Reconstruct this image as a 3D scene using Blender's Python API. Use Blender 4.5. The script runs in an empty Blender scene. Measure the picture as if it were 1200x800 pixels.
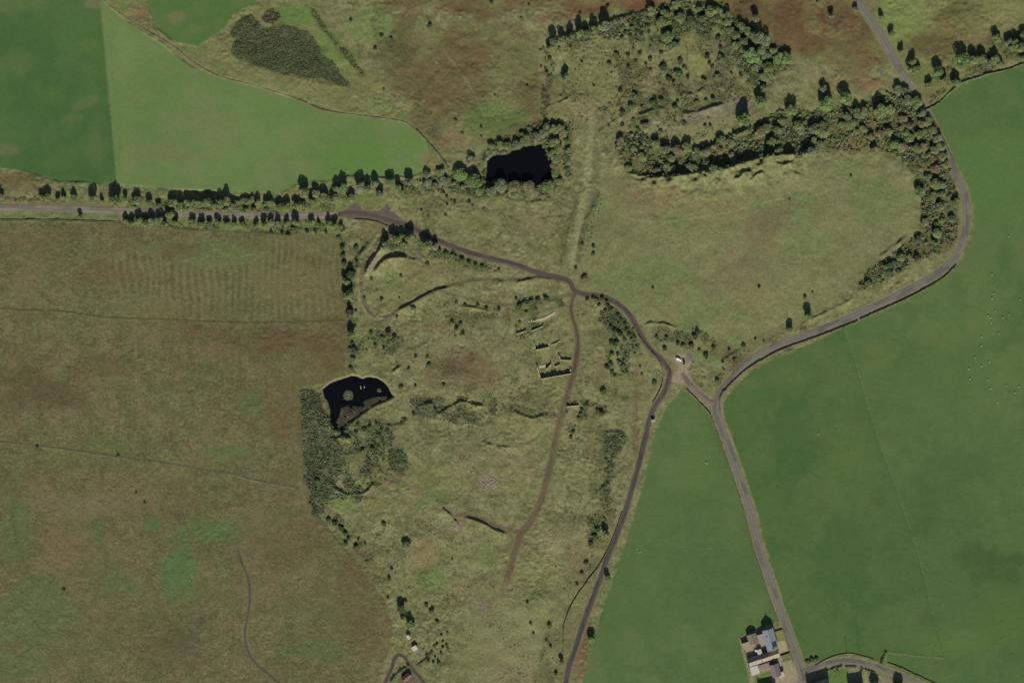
import bpy, math, random
import numpy as np
from mathutils import Vector

random.seed(7)
RNG = np.random.default_rng(11)
PX = 0.75                                   # metres per photo pixel
def WX(px): return (px - 600.0) * PX
def WY(py): return (400.0 - py) * PX

scene = bpy.context.scene
COL = scene.collection

# ------------------------------------------------------------------ colour
def lin(c):
    c = np.asarray(c, dtype=float) / 255.0
    return np.where(c <= 0.04045, c / 12.92, ((c + 0.055) / 1.055) ** 2.4)
GAIN = 1.0                                   # surface colour for a wanted appearance in full sun
def alb(c): return lin(c) * GAIN

# ------------------------------------------------------------------ noise
_L = {}
def vnoise(x, y, seed):
    if seed not in _L:
        _L[seed] = np.random.default_rng(1000 + seed).random((256, 256)).astype(np.float32)
    t = _L[seed]
    xf = np.floor(x); yf = np.floor(y)
    fx = (x - xf).astype(np.float32); fy = (y - yf).astype(np.float32)
    fx = fx * fx * (3 - 2 * fx); fy = fy * fy * (3 - 2 * fy)
    xi = xf.astype(np.int64) & 255; yi = yf.astype(np.int64) & 255
    xj = (xi + 1) & 255; yj = (yi + 1) & 255
    a = t[yi, xi]; b = t[yi, xj]; c = t[yj, xi]; d = t[yj, xj]
    return (a + (b - a) * fx) * (1 - fy) + (c + (d - c) * fx) * fy
def fbm(x, y, scale, octaves, seed, gain=0.5):
    s = 0.0; amp = 1.0; tot = 0.0
    ca, sa = math.cos(0.6), math.sin(0.6)
    u, v = x / scale, y / scale
    for k in range(octaves):
        s = s + amp * vnoise(u + 17.3 * k, v + 5.7 * k, seed * 10 + k)
        tot += amp; amp *= gain
        u, v = (u * ca - v * sa) * 2.03, (u * sa + v * ca) * 2.03
    return s / tot
def sstep(a, b, x):
    t = np.clip((x - a) / (b - a), 0, 1)
    return t * t * (3 - 2 * t)

# ------------------------------------------------------------------ polylines
def smooth(pts, step=2.0, closed=False):
    """Catmull-Rom through pts, resampled about every step (photo px)."""
    P = [np.array(p, float) for p in pts]
    n = len(P); out = []
    rng = range(n) if closed else range(n - 1)
    for i in rng:
        if closed: p0, p1, p2, p3 = P[i - 1], P[i], P[(i + 1) % n], P[(i + 2) % n]
        else:
            p1, p2 = P[i], P[i + 1]
            p0 = P[i - 1] if i > 0 else 2 * p1 - p2
            p3 = P[i + 2] if i + 2 < n else 2 * p2 - p1
        m = max(1, int(np.linalg.norm(p2 - p1) / step))
        for k in range(m):
            t = k / m
            out.append(0.5 * ((2 * p1) + (p2 - p0) * t + (2 * p0 - 5 * p1 + 4 * p2 - p3) * t * t + (3 * p1 - p0 - 3 * p2 + p3) * t ** 3))
    if not closed: out.append(P[-1])
    return np.array(out)

# ------------------------------------------------------------------ ground grid (photo px coordinates)
MG = 12
inner_x = np.arange(-MG, 1200 + MG + 1, 1.0)
inner_y = np.arange(-MG, 800 + MG + 1, 1.0)
ring = MG + np.cumsum(1.35 ** np.arange(1, 25))
ring = ring[ring < 6000]
gx = np.concatenate([-ring[::-1], inner_x, 1200 + ring])
gy = np.concatenate([-ring[::-1], inner_y, 800 + ring])
NR = len(ring)
NX, NY = len(gx), len(gy)
GX, GY = np.meshgrid(gx, gy)
GX = GX.astype(np.float64); GY = GY.astype(np.float64)

def sl(x0, x1, y0, y1):
    return (slice(max(0, np.searchsorted(gy, y0) - 1), np.searchsorted(gy, y1) + 1),
            slice(max(0, np.searchsorted(gx, x0) - 1), np.searchsorted(gx, x1) + 1))

def dist_line(pts, maxd, signed=False):
    """distance in px to a polyline; signed: positive to the right-hand side seen on the photo while walking along it."""
    D = np.full(GX.shape, float(maxd)); S = np.full(GX.shape, float(maxd)) if signed else None
    T = np.zeros(GX.shape) if signed else None
    pts = np.asarray(pts, float)
    seg = np.linalg.norm(np.diff(pts, axis=0), axis=1); cum = np.concatenate([[0], np.cumsum(seg)])
    for i in range(len(pts) - 1):
        a, b = pts[i], pts[i + 1]
        s = sl(min(a[0], b[0]) - maxd, max(a[0], b[0]) + maxd, min(a[1], b[1]) - maxd, max(a[1], b[1]) + maxd)
        x, y = GX[s], GY[s]
        d = b - a; L2 = max(d @ d, 1e-9)
        t = np.clip(((x - a[0]) * d[0] + (y - a[1]) * d[1]) / L2, 0, 1)
        qx, qy = x - a[0] - t * d[0], y - a[1] - t * d[1]
        q = np.sqrt(qx * qx + qy * qy)
        if signed:
            m = q < D[s]
            cr = np.sign(d[0] * qy - d[1] * qx)
            S[s] = np.where(m, q * cr, S[s]); T[s] = np.where(m, (cum[i] + t * seg[i]) / cum[-1], T[s])
        D[s] = np.minimum(D[s], q)
    return (D, S, T) if signed else D

def inside(poly, X=None, Y=None):
    poly = np.asarray(poly, float)
    if X is None:
        M = np.zeros(GX.shape, bool)
        s = sl(poly[:, 0].min(), poly[:, 0].max(), poly[:, 1].min(), poly[:, 1].max())
        M[s] = inside(poly, GX[s], GY[s]); return M
    r = np.zeros(np.shape(X), bool); n = len(poly); j = n - 1
    for i in range(n):
        xi, yi = poly[i]; xj, yj = poly[j]
        if yi != yj:
            r ^= ((yi > Y) != (yj > Y)) & (X < (xj - xi) * (Y - yi) / (yj - yi) + xi)
        j = i
    return r

def poly_mask(poly, soft, rough=0.0, seed=3):
    """soft-edged mask of a polygon, its edge roughened by noise"""
    p = np.asarray(list(poly) + [poly[0]], float)
    big = soft * 2 + rough + 2
    d = dist_line(p, big)
    sd = np.where(inside(poly), d, -d)
    m = np.zeros(GX.shape); b = sl(p[:, 0].min() - big, p[:, 0].max() + big, p[:, 1].min() - big, p[:, 1].max() + big); sd = sd[b]
    if rough: sd = sd + (fbm(GX[b], GY[b], max(4.0, rough * 3), 3, seed) - 0.5) * 2 * rough
    m[b] = sstep(-soft, soft, sd)
    return m

# ------------------------------------------------------------------ digitised lines
BIG = 1500
ROAD_MAIN = smooth([(985,-40),(1000,-8),(1015,17),(1031,40),(1045,65),(1057,87),(1067,104),(1075,115),(1083,128),(1092,146),(1102,166),(1110,183),(1118,200),(1125,215),(1130,228),(1132,245),(1132,262),(1130,277),(1124,292),(1115,306),(1103,317),(1085,329),(1060,342),(1030,357),(1000,371),(970,383),(940,395),(910,405),(890,415),(875,425),(862,438),(850,452),(842,464),(839,476),(842,490),(850,512),(860,540),(870,570),(880,600),(890,643),(900,672),(911,706),(920,728),(927,748),(934,768),(939,788),(942,805),(946,830),(952,860)])
ROAD_LINK = smooth([(838,472),(831,470),(823,464),(814,456),(806,447),(799,438)])
ROAD_SIDE = smooth([(938,788),(948,784),(962,779),(975,776),(988,774),(1000,775),(1012,777),(1025,780),(1037,785),(1050,790),(1064,796),(1082,803),(1110,815),(1150,835)])
TRACK_W = smooth([(-60,242),(0,243),(60,244.5),(140,247),(200,250),(250,252),(300,253),(350,253),(390,252),(405,250),(418,250),(432,252),(455,258),(480,266),(500,276),(525,287),(550,296),(575,303),(600,309),(620,316),(640,322),(658,326),(668,331),(673,340),(684,345),(700,346),(715,351),(730,361),(741,374),(749,389),(757,403),(768,415),(778,425),(784,435),(783,447),(778,460),(770,472),(764,483),(760,495),(757,510),(752,530),(747,550),(742,568),(735,592),(728,613),(720,634),(710,658),(702,682),(692,708),(682,735),(674,760),(667,780),(663,800),(659,830)])
T1 = smooth([(674,344),(669,358),(671,372),(677,395),(676,415),(672,435),(667,456),(661,476),(655,500),(650,520),(645,545),(640,565),(635,583),(628,600),(618,616),(610,626),(604,645),(599,663),(593,683)])
T1B = smooth([(622,612),(608,622),(592,619),(575,613),(560,607),(545,603),(535,604)])
T2 = smooth([(655,329),(640,325),(620,326),(600,328),(570,328),(550,329),(528,334),(512,340),(495,348),(477,358),(462,366),(450,374)])
T3 = smooth([(514,340),(530,345),(550,350),(570,354),(590,357),(620,353),(645,349),(672,345)])
T3B = smooth([(592,358),(597,372),(596,385),(590,398)])
T4 = smooth([(452,374),(440,374),(429,360),(424,342),(424,322),(430,303),(440,288),(448,277)])
T5 = smooth([(279,644),(284,660),(291,677),(293,700),(290,725),(287,742),(291,763),(301,778),(318,792),(335,806),(350,815)])
T6 = smooth([(448,806),(454,794),(459,782),(462,772),(467,767),(473,769),(478,775),(484,784),(494,796),(504,810)])
MAIN_ROADS = [(ROAD_MAIN, 4.6), (ROAD_LINK, 3.4), (ROAD_SIDE, 3.4), (TRACK_W, 3.0)]

POND_A = [(571,189),(576,184),(581,181),(587,182),(595,181),(600,177),(610,175),(613,172),(622,171),(634,169),(639,175),(641,182),(645,189),(647,197),(647,206),(643,211),(636,213),(630,216),(622,214),(612,212),(600,213),(590,213),(580,211),(573,213),(569,210),(571,200)]
POND_B = [(378,456),(387,449),(397,445),(407,442),(412,440),(419,441),(425,444),(429,442),(436,442),(442,443),(449,447),(454,452),(458,460),(461,464),(453,468),(445,471),(437,474),(428,481),(421,486),(413,491),(407,495),(405,502),(398,504),(391,502),(387,494),(387,480),(384,470),(380,464)]

GRAVEL = [(393,253),(402,247),(410,243),(416,238),(421,240),(425,246),(437,248),(448,246),(452,238),(455,238),(458,247),(466,254),(475,259),(486,264),(482,270),(462,264),(440,259),(420,258)]
YARD_J = [(787,447),(790,438),(796,430),(790,424),(788,420),(799,415),(810,420),(808,428),(806,434),(809,441),(811,450),(806,448),(799,450)]

FIELD_1 = [(-BIG,-BIG),(114,-BIG),(116,0),(122,50),(127,100),(132,160),(137,214),(112,216),(95,213),(70,213),(48,206),(30,201),(0,197),(-BIG,180)]
WALL_A = smooth([(112,-20),(124,3),(150,22),(170,35),(190,46),(207,57),(225,72),(247,85),(265,92),(300,101),(345,115),(380,129),(420,135),(470,142),(485,151),(500,165),(515,181),(528,196)])
FIELD_2 = [(117,0),(137,216),(170,219),(200,222),(260,224),(330,226),(352,214),(385,212),(410,206),(440,208),(480,207),(495,203),(504,186),(500,165),(485,151),(470,142),(420,135),(380,129),(345,115),(300,101),(265,92),(247,86),(225,78),(207,66),(190,52),(170,40),(150,26),(124,5)]
FIELD_4 = [(172,-BIG),(172,0),(178,20),(183,32),(205,50),(232,55),(262,34),(275,15),(300,3),(330,-BIG)]
FIELD_R = [(1084,131),(1099,122),(1112,109),(1127,98),(1144,92),(1160,87),(1178,83),(1198,76),(1240,62),(BIG+1200,40),(BIG+1200,BIG+800),(1140,BIG+800),(1090,800),(1060,785),(1040,775),(1038,765),(1107,770),(1090,710),(1075,650),(1052,580),(1035,535),(1018,480),(1005,430),(990,383),(1040,362),(1080,342),(1112,322),(1128,303),(1140,278),(1142,245),(1138,225),(1126,200),(1110,168),(1098,142),(1090,130)]
FIELD_M = [(990,383),(1005,430),(1018,480),(1035,535),(1052,580),(1075,650),(1090,710),(1107,770),(1038,765),(1034,776),(1010,769),(996,765),(980,767),(960,775),(948,778),(942,770),(928,735),(918,705),(908,672),(898,640),(888,600),(870,545),(858,512),(849,490),(848,472),(858,458),(870,445),(885,432),(905,421),(945,405)]
FIELD_T = [(801,457),(812,466),(824,477),(832,486),(840,505),(855,545),(868,586),(880,630),(892,670),(903,705),(911,726),(900,730),(885,738),(867,747),(868,760),(874,780),(880,810),(880,BIG+800),(685,BIG+800),(683,800),(690,765),(702,728),(716,688),(732,640),(745,600),(756,560),(766,515),(775,488),(788,468)]
MOOR = [(-BIG,262),(0,259),(143,262),(250,270),(330,273),(398,274),(402,300),(407,350),(410,400),(411,440),(395,444),(380,450),(352,456),(354,500),(357,560),(368,598),(395,632),(425,668),(452,702),(460,735),(455,765),(445,790),(440,BIG+800),(-BIG,BIG+800)]

FIELDS = [('field', FIELD_1), ('field', FIELD_2), ('field', FIELD_4), ('field', FIELD_R), ('field', FIELD_M), ('field', FIELD_T), ('moorland', MOOR)]

WOOD = [(725,162),(745,152),(770,163),(800,174),(830,168),(860,156),(880,149),(905,134),(930,122),(948,130),(985,124),(1010,126),(1030,114),(1052,106),(1068,110),(1082,130),(1094,152),(1104,172),(1112,195),(1118,218),(1124,255),(1120,280),(1108,296),(1090,300),(1075,305),(1055,318),(1030,333),(1003,342),(1015,320),(1050,295),(1078,272),(1080,240),(1072,208),(1055,185),(1030,176),(1000,180),(980,174),(955,178),(930,183),(900,183),(870,192),(840,200),(800,206),(760,208),(735,200),(722,180)]
WOOD_N = [(762,8),(800,3),(840,6),(860,22),(885,36),(905,50),(918,66),(915,85),(900,96),(882,98),(868,80),(862,60),(852,45),(840,32),(815,34),(800,40),(790,60),(776,55),(770,38)]
GORSE_1 = [(273,30),(285,20),(295,18),(302,27),(315,32),(330,27),(343,30),(360,37),(367,45),(378,58),(390,72),(400,85),(411,98),(408,103),(395,100),(370,96),(350,92),(330,87),(310,80),(295,77),(280,70),(270,62),(275,48),(270,40)]
GORSE_2 = [(365,10),(370,12),(382,30),(395,48),(410,62),(428,85),(430,90),(424,91),(412,78),(398,62),(388,48),(375,32),(366,20)]
GORSE_3 = [(352,456),(366,453),(376,470),(383,500),(390,520),(384,538),(374,560),(371,585),(376,600),(369,601),(361,585),(358,560),(355,530),(353,490)]
GORSE_4 = [(704,510),(711,504),(720,501),(729,505),(734,513),(734,522),(728,531),(721,538),(718,550),(715,562),(717,574),(711,583),(703,582),(705,572),(710,556),(708,538),(707,526)]
GORSE_5 = [(455,526),(465,522),(475,530),(480,545),(472,556),(458,551),(452,540)]
GORSE_6 = [(310,14),(319,11),(328,20),(322,28),(310,27),(307,20)]

# ------------------------------------------------------------------ heights (m)
road_d = np.full(GX.shape, 60.0)
for r, w in MAIN_ROADS: road_d = np.minimum(road_d, np.maximum(dist_line(r, 60) - w, 0))
for r in (T1, T1B, T5, T6): road_d = np.minimum(road_d, np.maximum(dist_line(r, 30) - 1.5, 0) + 0.6)
for p in (GRAVEL, YARD_J): road_d = np.where(inside(p), 0, road_d)
FARM = [(862,742),(905,728),(925,742),(940,790),(1070,790),(1080,830),(872,830)]
farm_m = poly_mask(FARM, 4)
field_m = np.zeros(GX.shape)
masks = {}
for i, (nm, p) in enumerate(FIELDS):
    masks[i] = poly_mask(p, 1.2, 0.8, 21)
    if nm == 'field': field_m = np.maximum(field_m, masks[i])
moor_m = masks[6]
pond_m = np.maximum(poly_mask(POND_A, 1.6), poly_mask(POND_B, 1.6))

far = np.maximum(np.maximum(-GX, GX - 1200), np.maximum(-GY, GY - 800))
near = 1 - sstep(20, 300, far)
H = (fbm(GX, GY, 330, 3, 1) - 0.5) * 7.0
quarry_m = np.clip(1 - field_m - moor_m, 0, 1)
rough = np.clip(quarry_m + 0.55 * moor_m + 0.12 * field_m, 0, 1) * near
calm = sstep(0.5, 7, road_d) * (1 - farm_m)
MID = [(690,170),(720,205),(780,212),(860,212),(940,195),(1020,182),(1070,215),(1075,270),(1010,320),(960,360),(900,405),(850,430),(800,415),(745,370),(700,345),(670,320),(690,240)]
mid_m = poly_mask(MID, 14, 10, 111)
LOWER = [(560,690),(600,700),(640,720),(655,760),(650,840),(540,840),(528,780),(540,730)]
lower_m = poly_mask(LOWER, 16, 10, 112)
rough = rough * (1 - .55 * mid_m) * (1 - .6 * lower_m)
H += (fbm(GX, GY, 45, 3, 2) - 0.5) * 4.2 * (1 - .45 * mid_m) * quarry_m * near * sstep(0, 30, road_d) * (1 - farm_m)
H += (fbm(GX, GY, 9, 3, 3) - 0.5) * 1.08 * rough * calm
H += (fbm(GX, GY, 2.8, 2, 4) - 0.5) * 0.62 * rough * calm * (.5 + 1.2 * sstep(.4, .65, fbm(GX, GY, 30, 3, 6)))
# old cultivation ridges on the moor
fur = np.sin((GX + 3 * (fbm(GX, GY, 60, 2, 31) - 0.5) * 6) * 2 * math.pi / 8.2) * poly_mask([(100,295),(400,275),(405,375),(150,370)], 18, 10, 32) * near
H += fur * 0.10

def bank(pts, height, steep, gentle, high='S', ragged=1.0):
    """earth bank or scarp: steep towards one side, easing off towards the other (px widths)"""
    global H
    pts = smooth(pts)
    mx = gentle * 3 + 3
    D, S, T = dist_line(pts, mx, True)
    if pts[-1][0] < pts[0][0]: S = -S
    if high == 'N': S = -S                       # S>0: south of the line
    b = sl(pts[:, 0].min() - mx, pts[:, 0].max() + mx, pts[:, 1].min() - mx, pts[:, 1].max() + mx)
    D, S, T = D[b], S[b] + (fbm(GX[b], GY[b], 7, 3, 41) - 0.5) * 3.4 * ragged, T[b]
    prof = np.where(S > 0, np.exp(-np.abs(S) / gentle), np.exp(-(np.abs(S) / steep) ** 2))
    ends = sstep(0, 0.14, T) * sstep(0, 0.14, 1 - T)
    H[b] += height * .72 * prof * ends * (D < mx) * (1 + ragged * (np.clip(2.6 * fbm(GX[b], GY[b], 11, 3, 42) - .3, .15, 1.6) - 1)) * sstep(0, 3, road_d[b])

BANKS = [
 ([(728,200),(745,206),(765,209),(800,206),(840,200),(870,192),(900,184),(930,182),(950,178),(966,172)], 8.5, 2.6, 16), ([(768,170),(790,176),(812,176),(840,171),(858,161),(872,154),(888,150)], 4.6, 2.2, 5),
 ([(1000,128),(1020,126),(1040,124)], 2.0, 2.0, 6), ([(640,55),(655,47),(680,40),(705,30),(730,22),(758,15)], 2.6, 2.0, 7), ([(672,110),(660,118),(640,126)], .6, 1, 3), ([(468,480),(480,487),(470,497),(452,500)], 1.6, 1.4, 4),
 ([(590,330),(578,334),(566,333)], .6, 1, 3), ([(420,560),(440,548),(455,560)], 1.2, 1.6, 4), ([(640,505),(620,520),(590,524),(560,516)], .7, 1.4, 5), ([(500,690),(490,670),(478,652)], .5, 1, 3),
 ([(452,284),(441,300),(432,314),(428,326)], 6.5, 2.4, 5, 'S', .25), ([(480,303),(466,302),(454,304),(444,312),(438,322)], 5.2, 2.2, 8, 'S', .25),
 ([(492,305),(478,303)], 1.2, 1.5, 6), ([(438,283),(428,290),(421,302),(417,318)], 2.0, 1.8, 4),
 ([(462,367),(478,358),(496,348),(512,340),(530,337)], 2.2, 1.4, 6, 'S', .4), ([(603,333),(618,328),(634,325),(648,328)], 1.6, 1.4, 5),
 ([(543,602),(556,609),(568,614),(580,621),(596,627)], 2.8, 1.4, 6, 'S', .5), ([(483,474),(494,476),(505,473),(513,484),(526,478),(542,471),(560,475),(577,474)], 2.4, 1.6, 7),
 ([(858,211),(866,208),(872,203),(882,202)], 2.6, 1.5, 6), ([(877,214),(885,206),(895,201)], 2.4, 1.5, 6),
 ([(914,196),(927,192),(932,186),(947,181),(962,181)], 2.2, 1.4, 6), ([(797,107),(805,111),(813,110),(820,107),(826,102)], 2.4, 1.5, 5),
 ([(798,135),(812,132),(824,129),(836,126),(850,121)], 2.2, 1.4, 5), ([(388,517),(400,514),(413,513)], 5.0, 2.2, 6),
 ([(707,56),(706,68),(709,80),(712,92),(713,105)], 0.9, 0.9, 1.5), ([(670,237),(664,262),(659,290),(656,310)], 0.9, 1.2, 2.5),
 ([(700,225),(694,245),(686,262),(680,284),(678,300)], 1.5, 1.6, 4), ([(692,150),(690,175),(696,200),(700,225)], 1.2, 1.6, 4),
 ([(748,137),(758,133),(770,129),(780,128)], 2.2, 1.5, 6), ([(600,479),(612,487),(630,489),(646,483)], 1.5, 1.4, 5),
 ([(752,381),(768,378),(782,381),(796,385)], 1.4, 1.4, 5), ([(380,563),(395,574),(410,581),(428,577),(442,560)], 2.4, 1.8, 7),
 ([(640,612),(634,600),(640,575)], 0.9, 1.0, 2), ([(470,637),(480,668),(498,692)], 0.5, 0.9, 2),
 ([(0,362),(12,364),(67,365),(125,372),(220,376),(300,379),(400,375)], 0.16, 0.9, 1.3), ([(672,212),(662,228),(640,236),(610,237),(590,232),(570,222),(552,222)], .8, 2.0, 6),
 ([(663,160),(664,180),(666,200),(661,215)], 1.6, 2, 4), ([(700,158),(722,140),(742,132)], 0.9, 1.5, 5),
 ([(517,594),(535,612),(531,622)], 1.6, 1.3, 4),
 ([(1065,275),(1052,285),(1040,294),(1030,304)], 1.8, 1.6, 4), ([(740,540),(690,590),(672,640)], 0.8, 1.4, 5),
 ([(935,384),(955,372),(980,361),(1005,347)], 1.0, 1.4, 3), ([(846,425),(858,415),(872,409)], 1.0, 1.3, 3),
 ([(535,358),(552,360),(575,364),(590,362)], 1.3, 1.3, 4), ([(460,438),(470,428)], 2.6, 1.3, 3),
]
for b in BANKS: bank(*b)

WATER_A, WATER_B = -2.2, -2.0
def pool(poly, level, rim):
    """sink a pond basin: ground around eases down to the water, bed below it"""
    global H
    d = dist_line(np.asarray(list(poly) + [poly[0]], float), 14)
    ins = inside(poly)
    base = float(np.median(H[ins]))
    w = np.where(ins, 1.0, 1 - sstep(0, rim, d))
    bed = np.where(ins, base + level - 0.15 - np.minimum(d, 4) * 0.35, base + level + d * 0.75)
    H = H * (1 - w) + bed * w
    return base + level
LV_A = pool(POND_A, -1.4, 5.0)
LV_B = pool(POND_B, -1.6, 4.0)
MUD = [(398,478),(408,474),(418,474),(428,468),(437,464),(446,463),(455,463),(452,469),(440,474),(428,481),(418,488),(408,496),(404,503),(396,503),(393,492),(396,486)]
mud_m = poly_mask(MUD, 2.0, 1.5, 61)
H = H * (1 - mud_m) + (LV_B + 0.06 + 0.5 * (fbm(GX, GY, 5, 2, 62) - 0.42)) * mud_m
ISLETS = [((408,463), 7.2), ((444,457), 3.4)]
for (cx, cy), r in ISLETS:
    dd = np.hypot(GX - cx, GY - cy) + (fbm(GX, GY, 4, 2, 63) - .5) * 3
    k = 1 - sstep(r - 1.6, r, dd)
    H = H * (1 - k) + (LV_B + 0.3) * k

_iy = slice(NR, NR + len(inner_y)); _ix = slice(NR, NR + len(inner_x))
HI = H[_iy, _ix]
def hz(px, py):
    """ground height (m) at photo px"""
    x = np.clip(np.asarray(px, float) + MG, 0, HI.shape[1] - 1.001); y = np.clip(np.asarray(py, float) + MG, 0, HI.shape[0] - 1.001)
    xi = x.astype(int); yi = y.astype(int); fx = x - xi; fy = y - yi
    return (HI[yi, xi] * (1 - fx) + HI[yi, xi + 1] * fx) * (1 - fy) + (HI[yi + 1, xi] * (1 - fx) + HI[yi + 1, xi + 1] * fx) * fy
# ------------------------------------------------------------------ base colour of the ground (vegetation, soil, wear; no light)
C = np.zeros(GX.shape + (3,), np.float32)
def paint(m, c):
    m = np.clip(m, 0, 1)[..., None]
    global C
    C = C * (1 - m) + alb(c).astype(np.float32) * m
n1 = fbm(GX, GY, 90, 4, 101); n2 = fbm(GX, GY, 28, 4, 102); n3 = fbm(GX, GY, 8, 3, 103); n4 = fbm(GX, GY, 2.2, 2, 104); n5 = fbm(GX, GY, 50, 4, 105)
_wx = GX + (n3 - .5) * 14 + (n2 - .5) * 30; _wy = GY + (fbm(GX, GY, 9, 3, 108) - .5) * 14 + (fbm(GX, GY, 30, 3, 109) - .5) * 30
nw = fbm(_wx, _wy, 20, 5, 120, .6); nv = fbm(_wx + 50, _wy, 7, 4, 121, .6); nf = vnoise(GX / 1.25, GY / 1.25, 122)
def patch(m, n, lo, hi, c, amt=1.0):
    paint(m * sstep(lo, hi, n) * amt, c)
def spot(cx, cy, rx, ry, c, amt=1.0, seed=110, rough=0.35, rot=0.0):
    ca, sa = math.cos(rot), math.sin(rot)
    s = sl(cx - 2.2 * max(rx, ry), cx + 2.2 * max(rx, ry), cy - 2.2 * max(rx, ry), cy + 2.2 * max(rx, ry))
    x, y = GX[s] - cx, GY[s] - cy
    q = np.sqrt(((x * ca + y * sa) / rx) ** 2 + ((y * ca - x * sa) / ry) ** 2) + (fbm(GX[s], GY[s], max(rx, ry) * 0.5, 4, seed) - 0.5) * 2.4 * rough + (n3[s] - 0.5) * 0.5
    m = (1 - sstep(0.45, 1.15, q)) * amt
    C[s] = C[s] * (1 - m[..., None]) + alb(c).astype(np.float32) * m[..., None]
ones = np.ones(GX.shape)

# rough hill grass everywhere first
paint(ones, (113, 117, 77))
patch(ones, n2, 0.48, 0.72, (101, 108, 68), 0.7)
patch(ones, n5, 0.52, 0.7, (120, 117, 82), 0.6)
patch(ones, nw, 0.53, 0.64, (96, 101, 65), 0.65); patch(ones, 1 - nw, 0.53, 0.64, (121, 119, 84), 0.55)
patch(ones, nv, 0.55, 0.66, (91, 92, 60), 0.6); patch(ones, 1 - nv, 0.55, 0.66, (125, 122, 88), 0.5)
patch(ones, fbm(_wx, _wy, 13, 4, 123), .61, .72, (106, 94, 66), .4)
patch(ones, n4, 0.58, 0.9, (131, 127, 92), 0.5); patch(ones, 1 - n4, 0.62, 0.9, (84, 84, 56), 0.5)
# long plain between the wood and the lane
mm = poly_mask(MID, 8, 8, 111)
paint(mm * .85, (113, 119, 78)); patch(mm, n2, 0.42, 0.7, (117, 117, 80), 0.7); patch(mm, n5, 0.5, 0.7, (104, 118, 72), 0.7); patch(mm, nv, .54, .66, (104, 106, 70), .6); patch(mm, vnoise((GX + GY * .7) / 5, (GY - GX * .7) / 60, 124), .6, .95, (119, 113, 80), .4)
for a in [(765,232,45,22,(112,101,71),.7,110,.6),(735,215,30,12,(112,104,72),.5,110,.6),(840,250,40,26,(114,108,74),.5),(890,270,46,16,(112,102,73),.6,110,.6,-.7),(860,320,60,18,(113,106,75),.55,110,.6,-.6),(985,255,45,30,(116,116,78),.6),(945,285,40,22,(104,116,68),.5),(1020,235,35,30,(96,114,68),.5),(760,320,55,22,(98,114,66),.6),(880,345,38,16,(119,110,76),.5),(720,270,30,20,(106,100,66),.4)]: spot(*a)
# bracken slopes to the north, broken by grass
NORTH = [(440,-BIG),(455,8),(480,10),(520,10),(560,14),(600,12),(640,8),(700,20),(760,14),(800,2),(840,-2),(880,18),(905,40),(930,60),(1000,90),(1040,70),(1022,40),(1000,5),(990,-BIG)]
nm_ = poly_mask(NORTH, 6, 8, 112)
paint(nm_, (104, 101, 64)); patch(nm_, n2, 0.42, 0.6, (96, 82, 56), 0.8); patch(nm_, n3, 0.5, 0.75, (108, 106, 68), 0.5)
for a in [(900,12,58,26,(90,69,49),.85),(960,25,60,24,(94,72,52),.8),(940,50,50,18,(97,76,53),.85),(1000,70,40,18,(102,88,60),.8),(690,10,50,9,(104,76,54),.85,110,.35,-.3),(750,6,26,9,(108,74,54),.85),(640,22,26,6,(112,88,62),.7,110,.35,-.2),(478,14,24,16,(98,82,58),.7,110,.7),(540,12,40,8,(108,88,62),.6,110,.6),(568,18,14,7,(102,80,57),.6,110,.6),(470,35,22,12,(98,78,56),.7),(1020,100,26,12,(116,98,70),.8),(975,98,30,10,(112,100,66),.6),(980,60,20,14,(86,74,50),.6),(740,22,14,5,(96,68,50),.8),(770,28,10,6,(98,70,50),.7)]: spot(*a)
patch(nm_, n4, .5, .85, (84, 66, 48), .5); patch(nm_, 1 - n4, .55, .85, (112, 98, 70), .5); patch(nm_, 1 - n3, .56, .8, (104, 98, 64), .55); patch(nm_, 1 - n2, .56, .7, (106, 106, 66), .5)
MIDN = [(450,50),(520,30),(600,30),(635,55),(632,140),(600,165),(550,175),(525,195),(500,162),(470,120),(440,85)]
mn = poly_mask(MIDN, 10, 10, 113)
paint(mn * .8, (104, 104, 66)); patch(mn, n2, .45, .65, (97, 88, 60), .75)
for a in [(545,65,45,26,(99,87,59),.75),(490,95,34,28,(98,86,58),.7),(520,120,36,20,(108,96,68),.5),(580,140,45,22,(88,108,60),.8),(610,75,24,26,(98,104,64),.6),(525,165,26,12,(110,96,70),.8),(500,140,20,26,(102,96,64),.6),(602,158,12,8,(108,98,70),.6),(470,40,22,20,(88,92,56),.6),(625,140,8,12,(108,98,66),.7)]: spot(*a)
NE_ = [(1010,-BIG),(1022,10),(1048,55),(1075,105),(1100,112),(1140,85),(1200,66),(BIG+1200,50),(BIG+1200,-BIG)]
ne = poly_mask(NE_, 4, 4, 114)
paint(ne, (110, 112, 70))
for a in [(1055,20,34,40,(110,124,72),.9),(1110,30,26,26,(101,94,60),.85),(1095,52,36,18,(98,88,58),.85),(1130,15,24,22,(92,94,58),.7),(1165,25,34,18,(110,108,68),.7),(1180,10,26,14,(116,118,74),.7),(1150,45,28,12,(104,92,64),.6),(1015,25,10,24,(90,76,54),.7),(1090,115,18,10,(108,104,66),.7),(1080,90,20,14,(96,104,60),.6)]: spot(*a)
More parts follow.
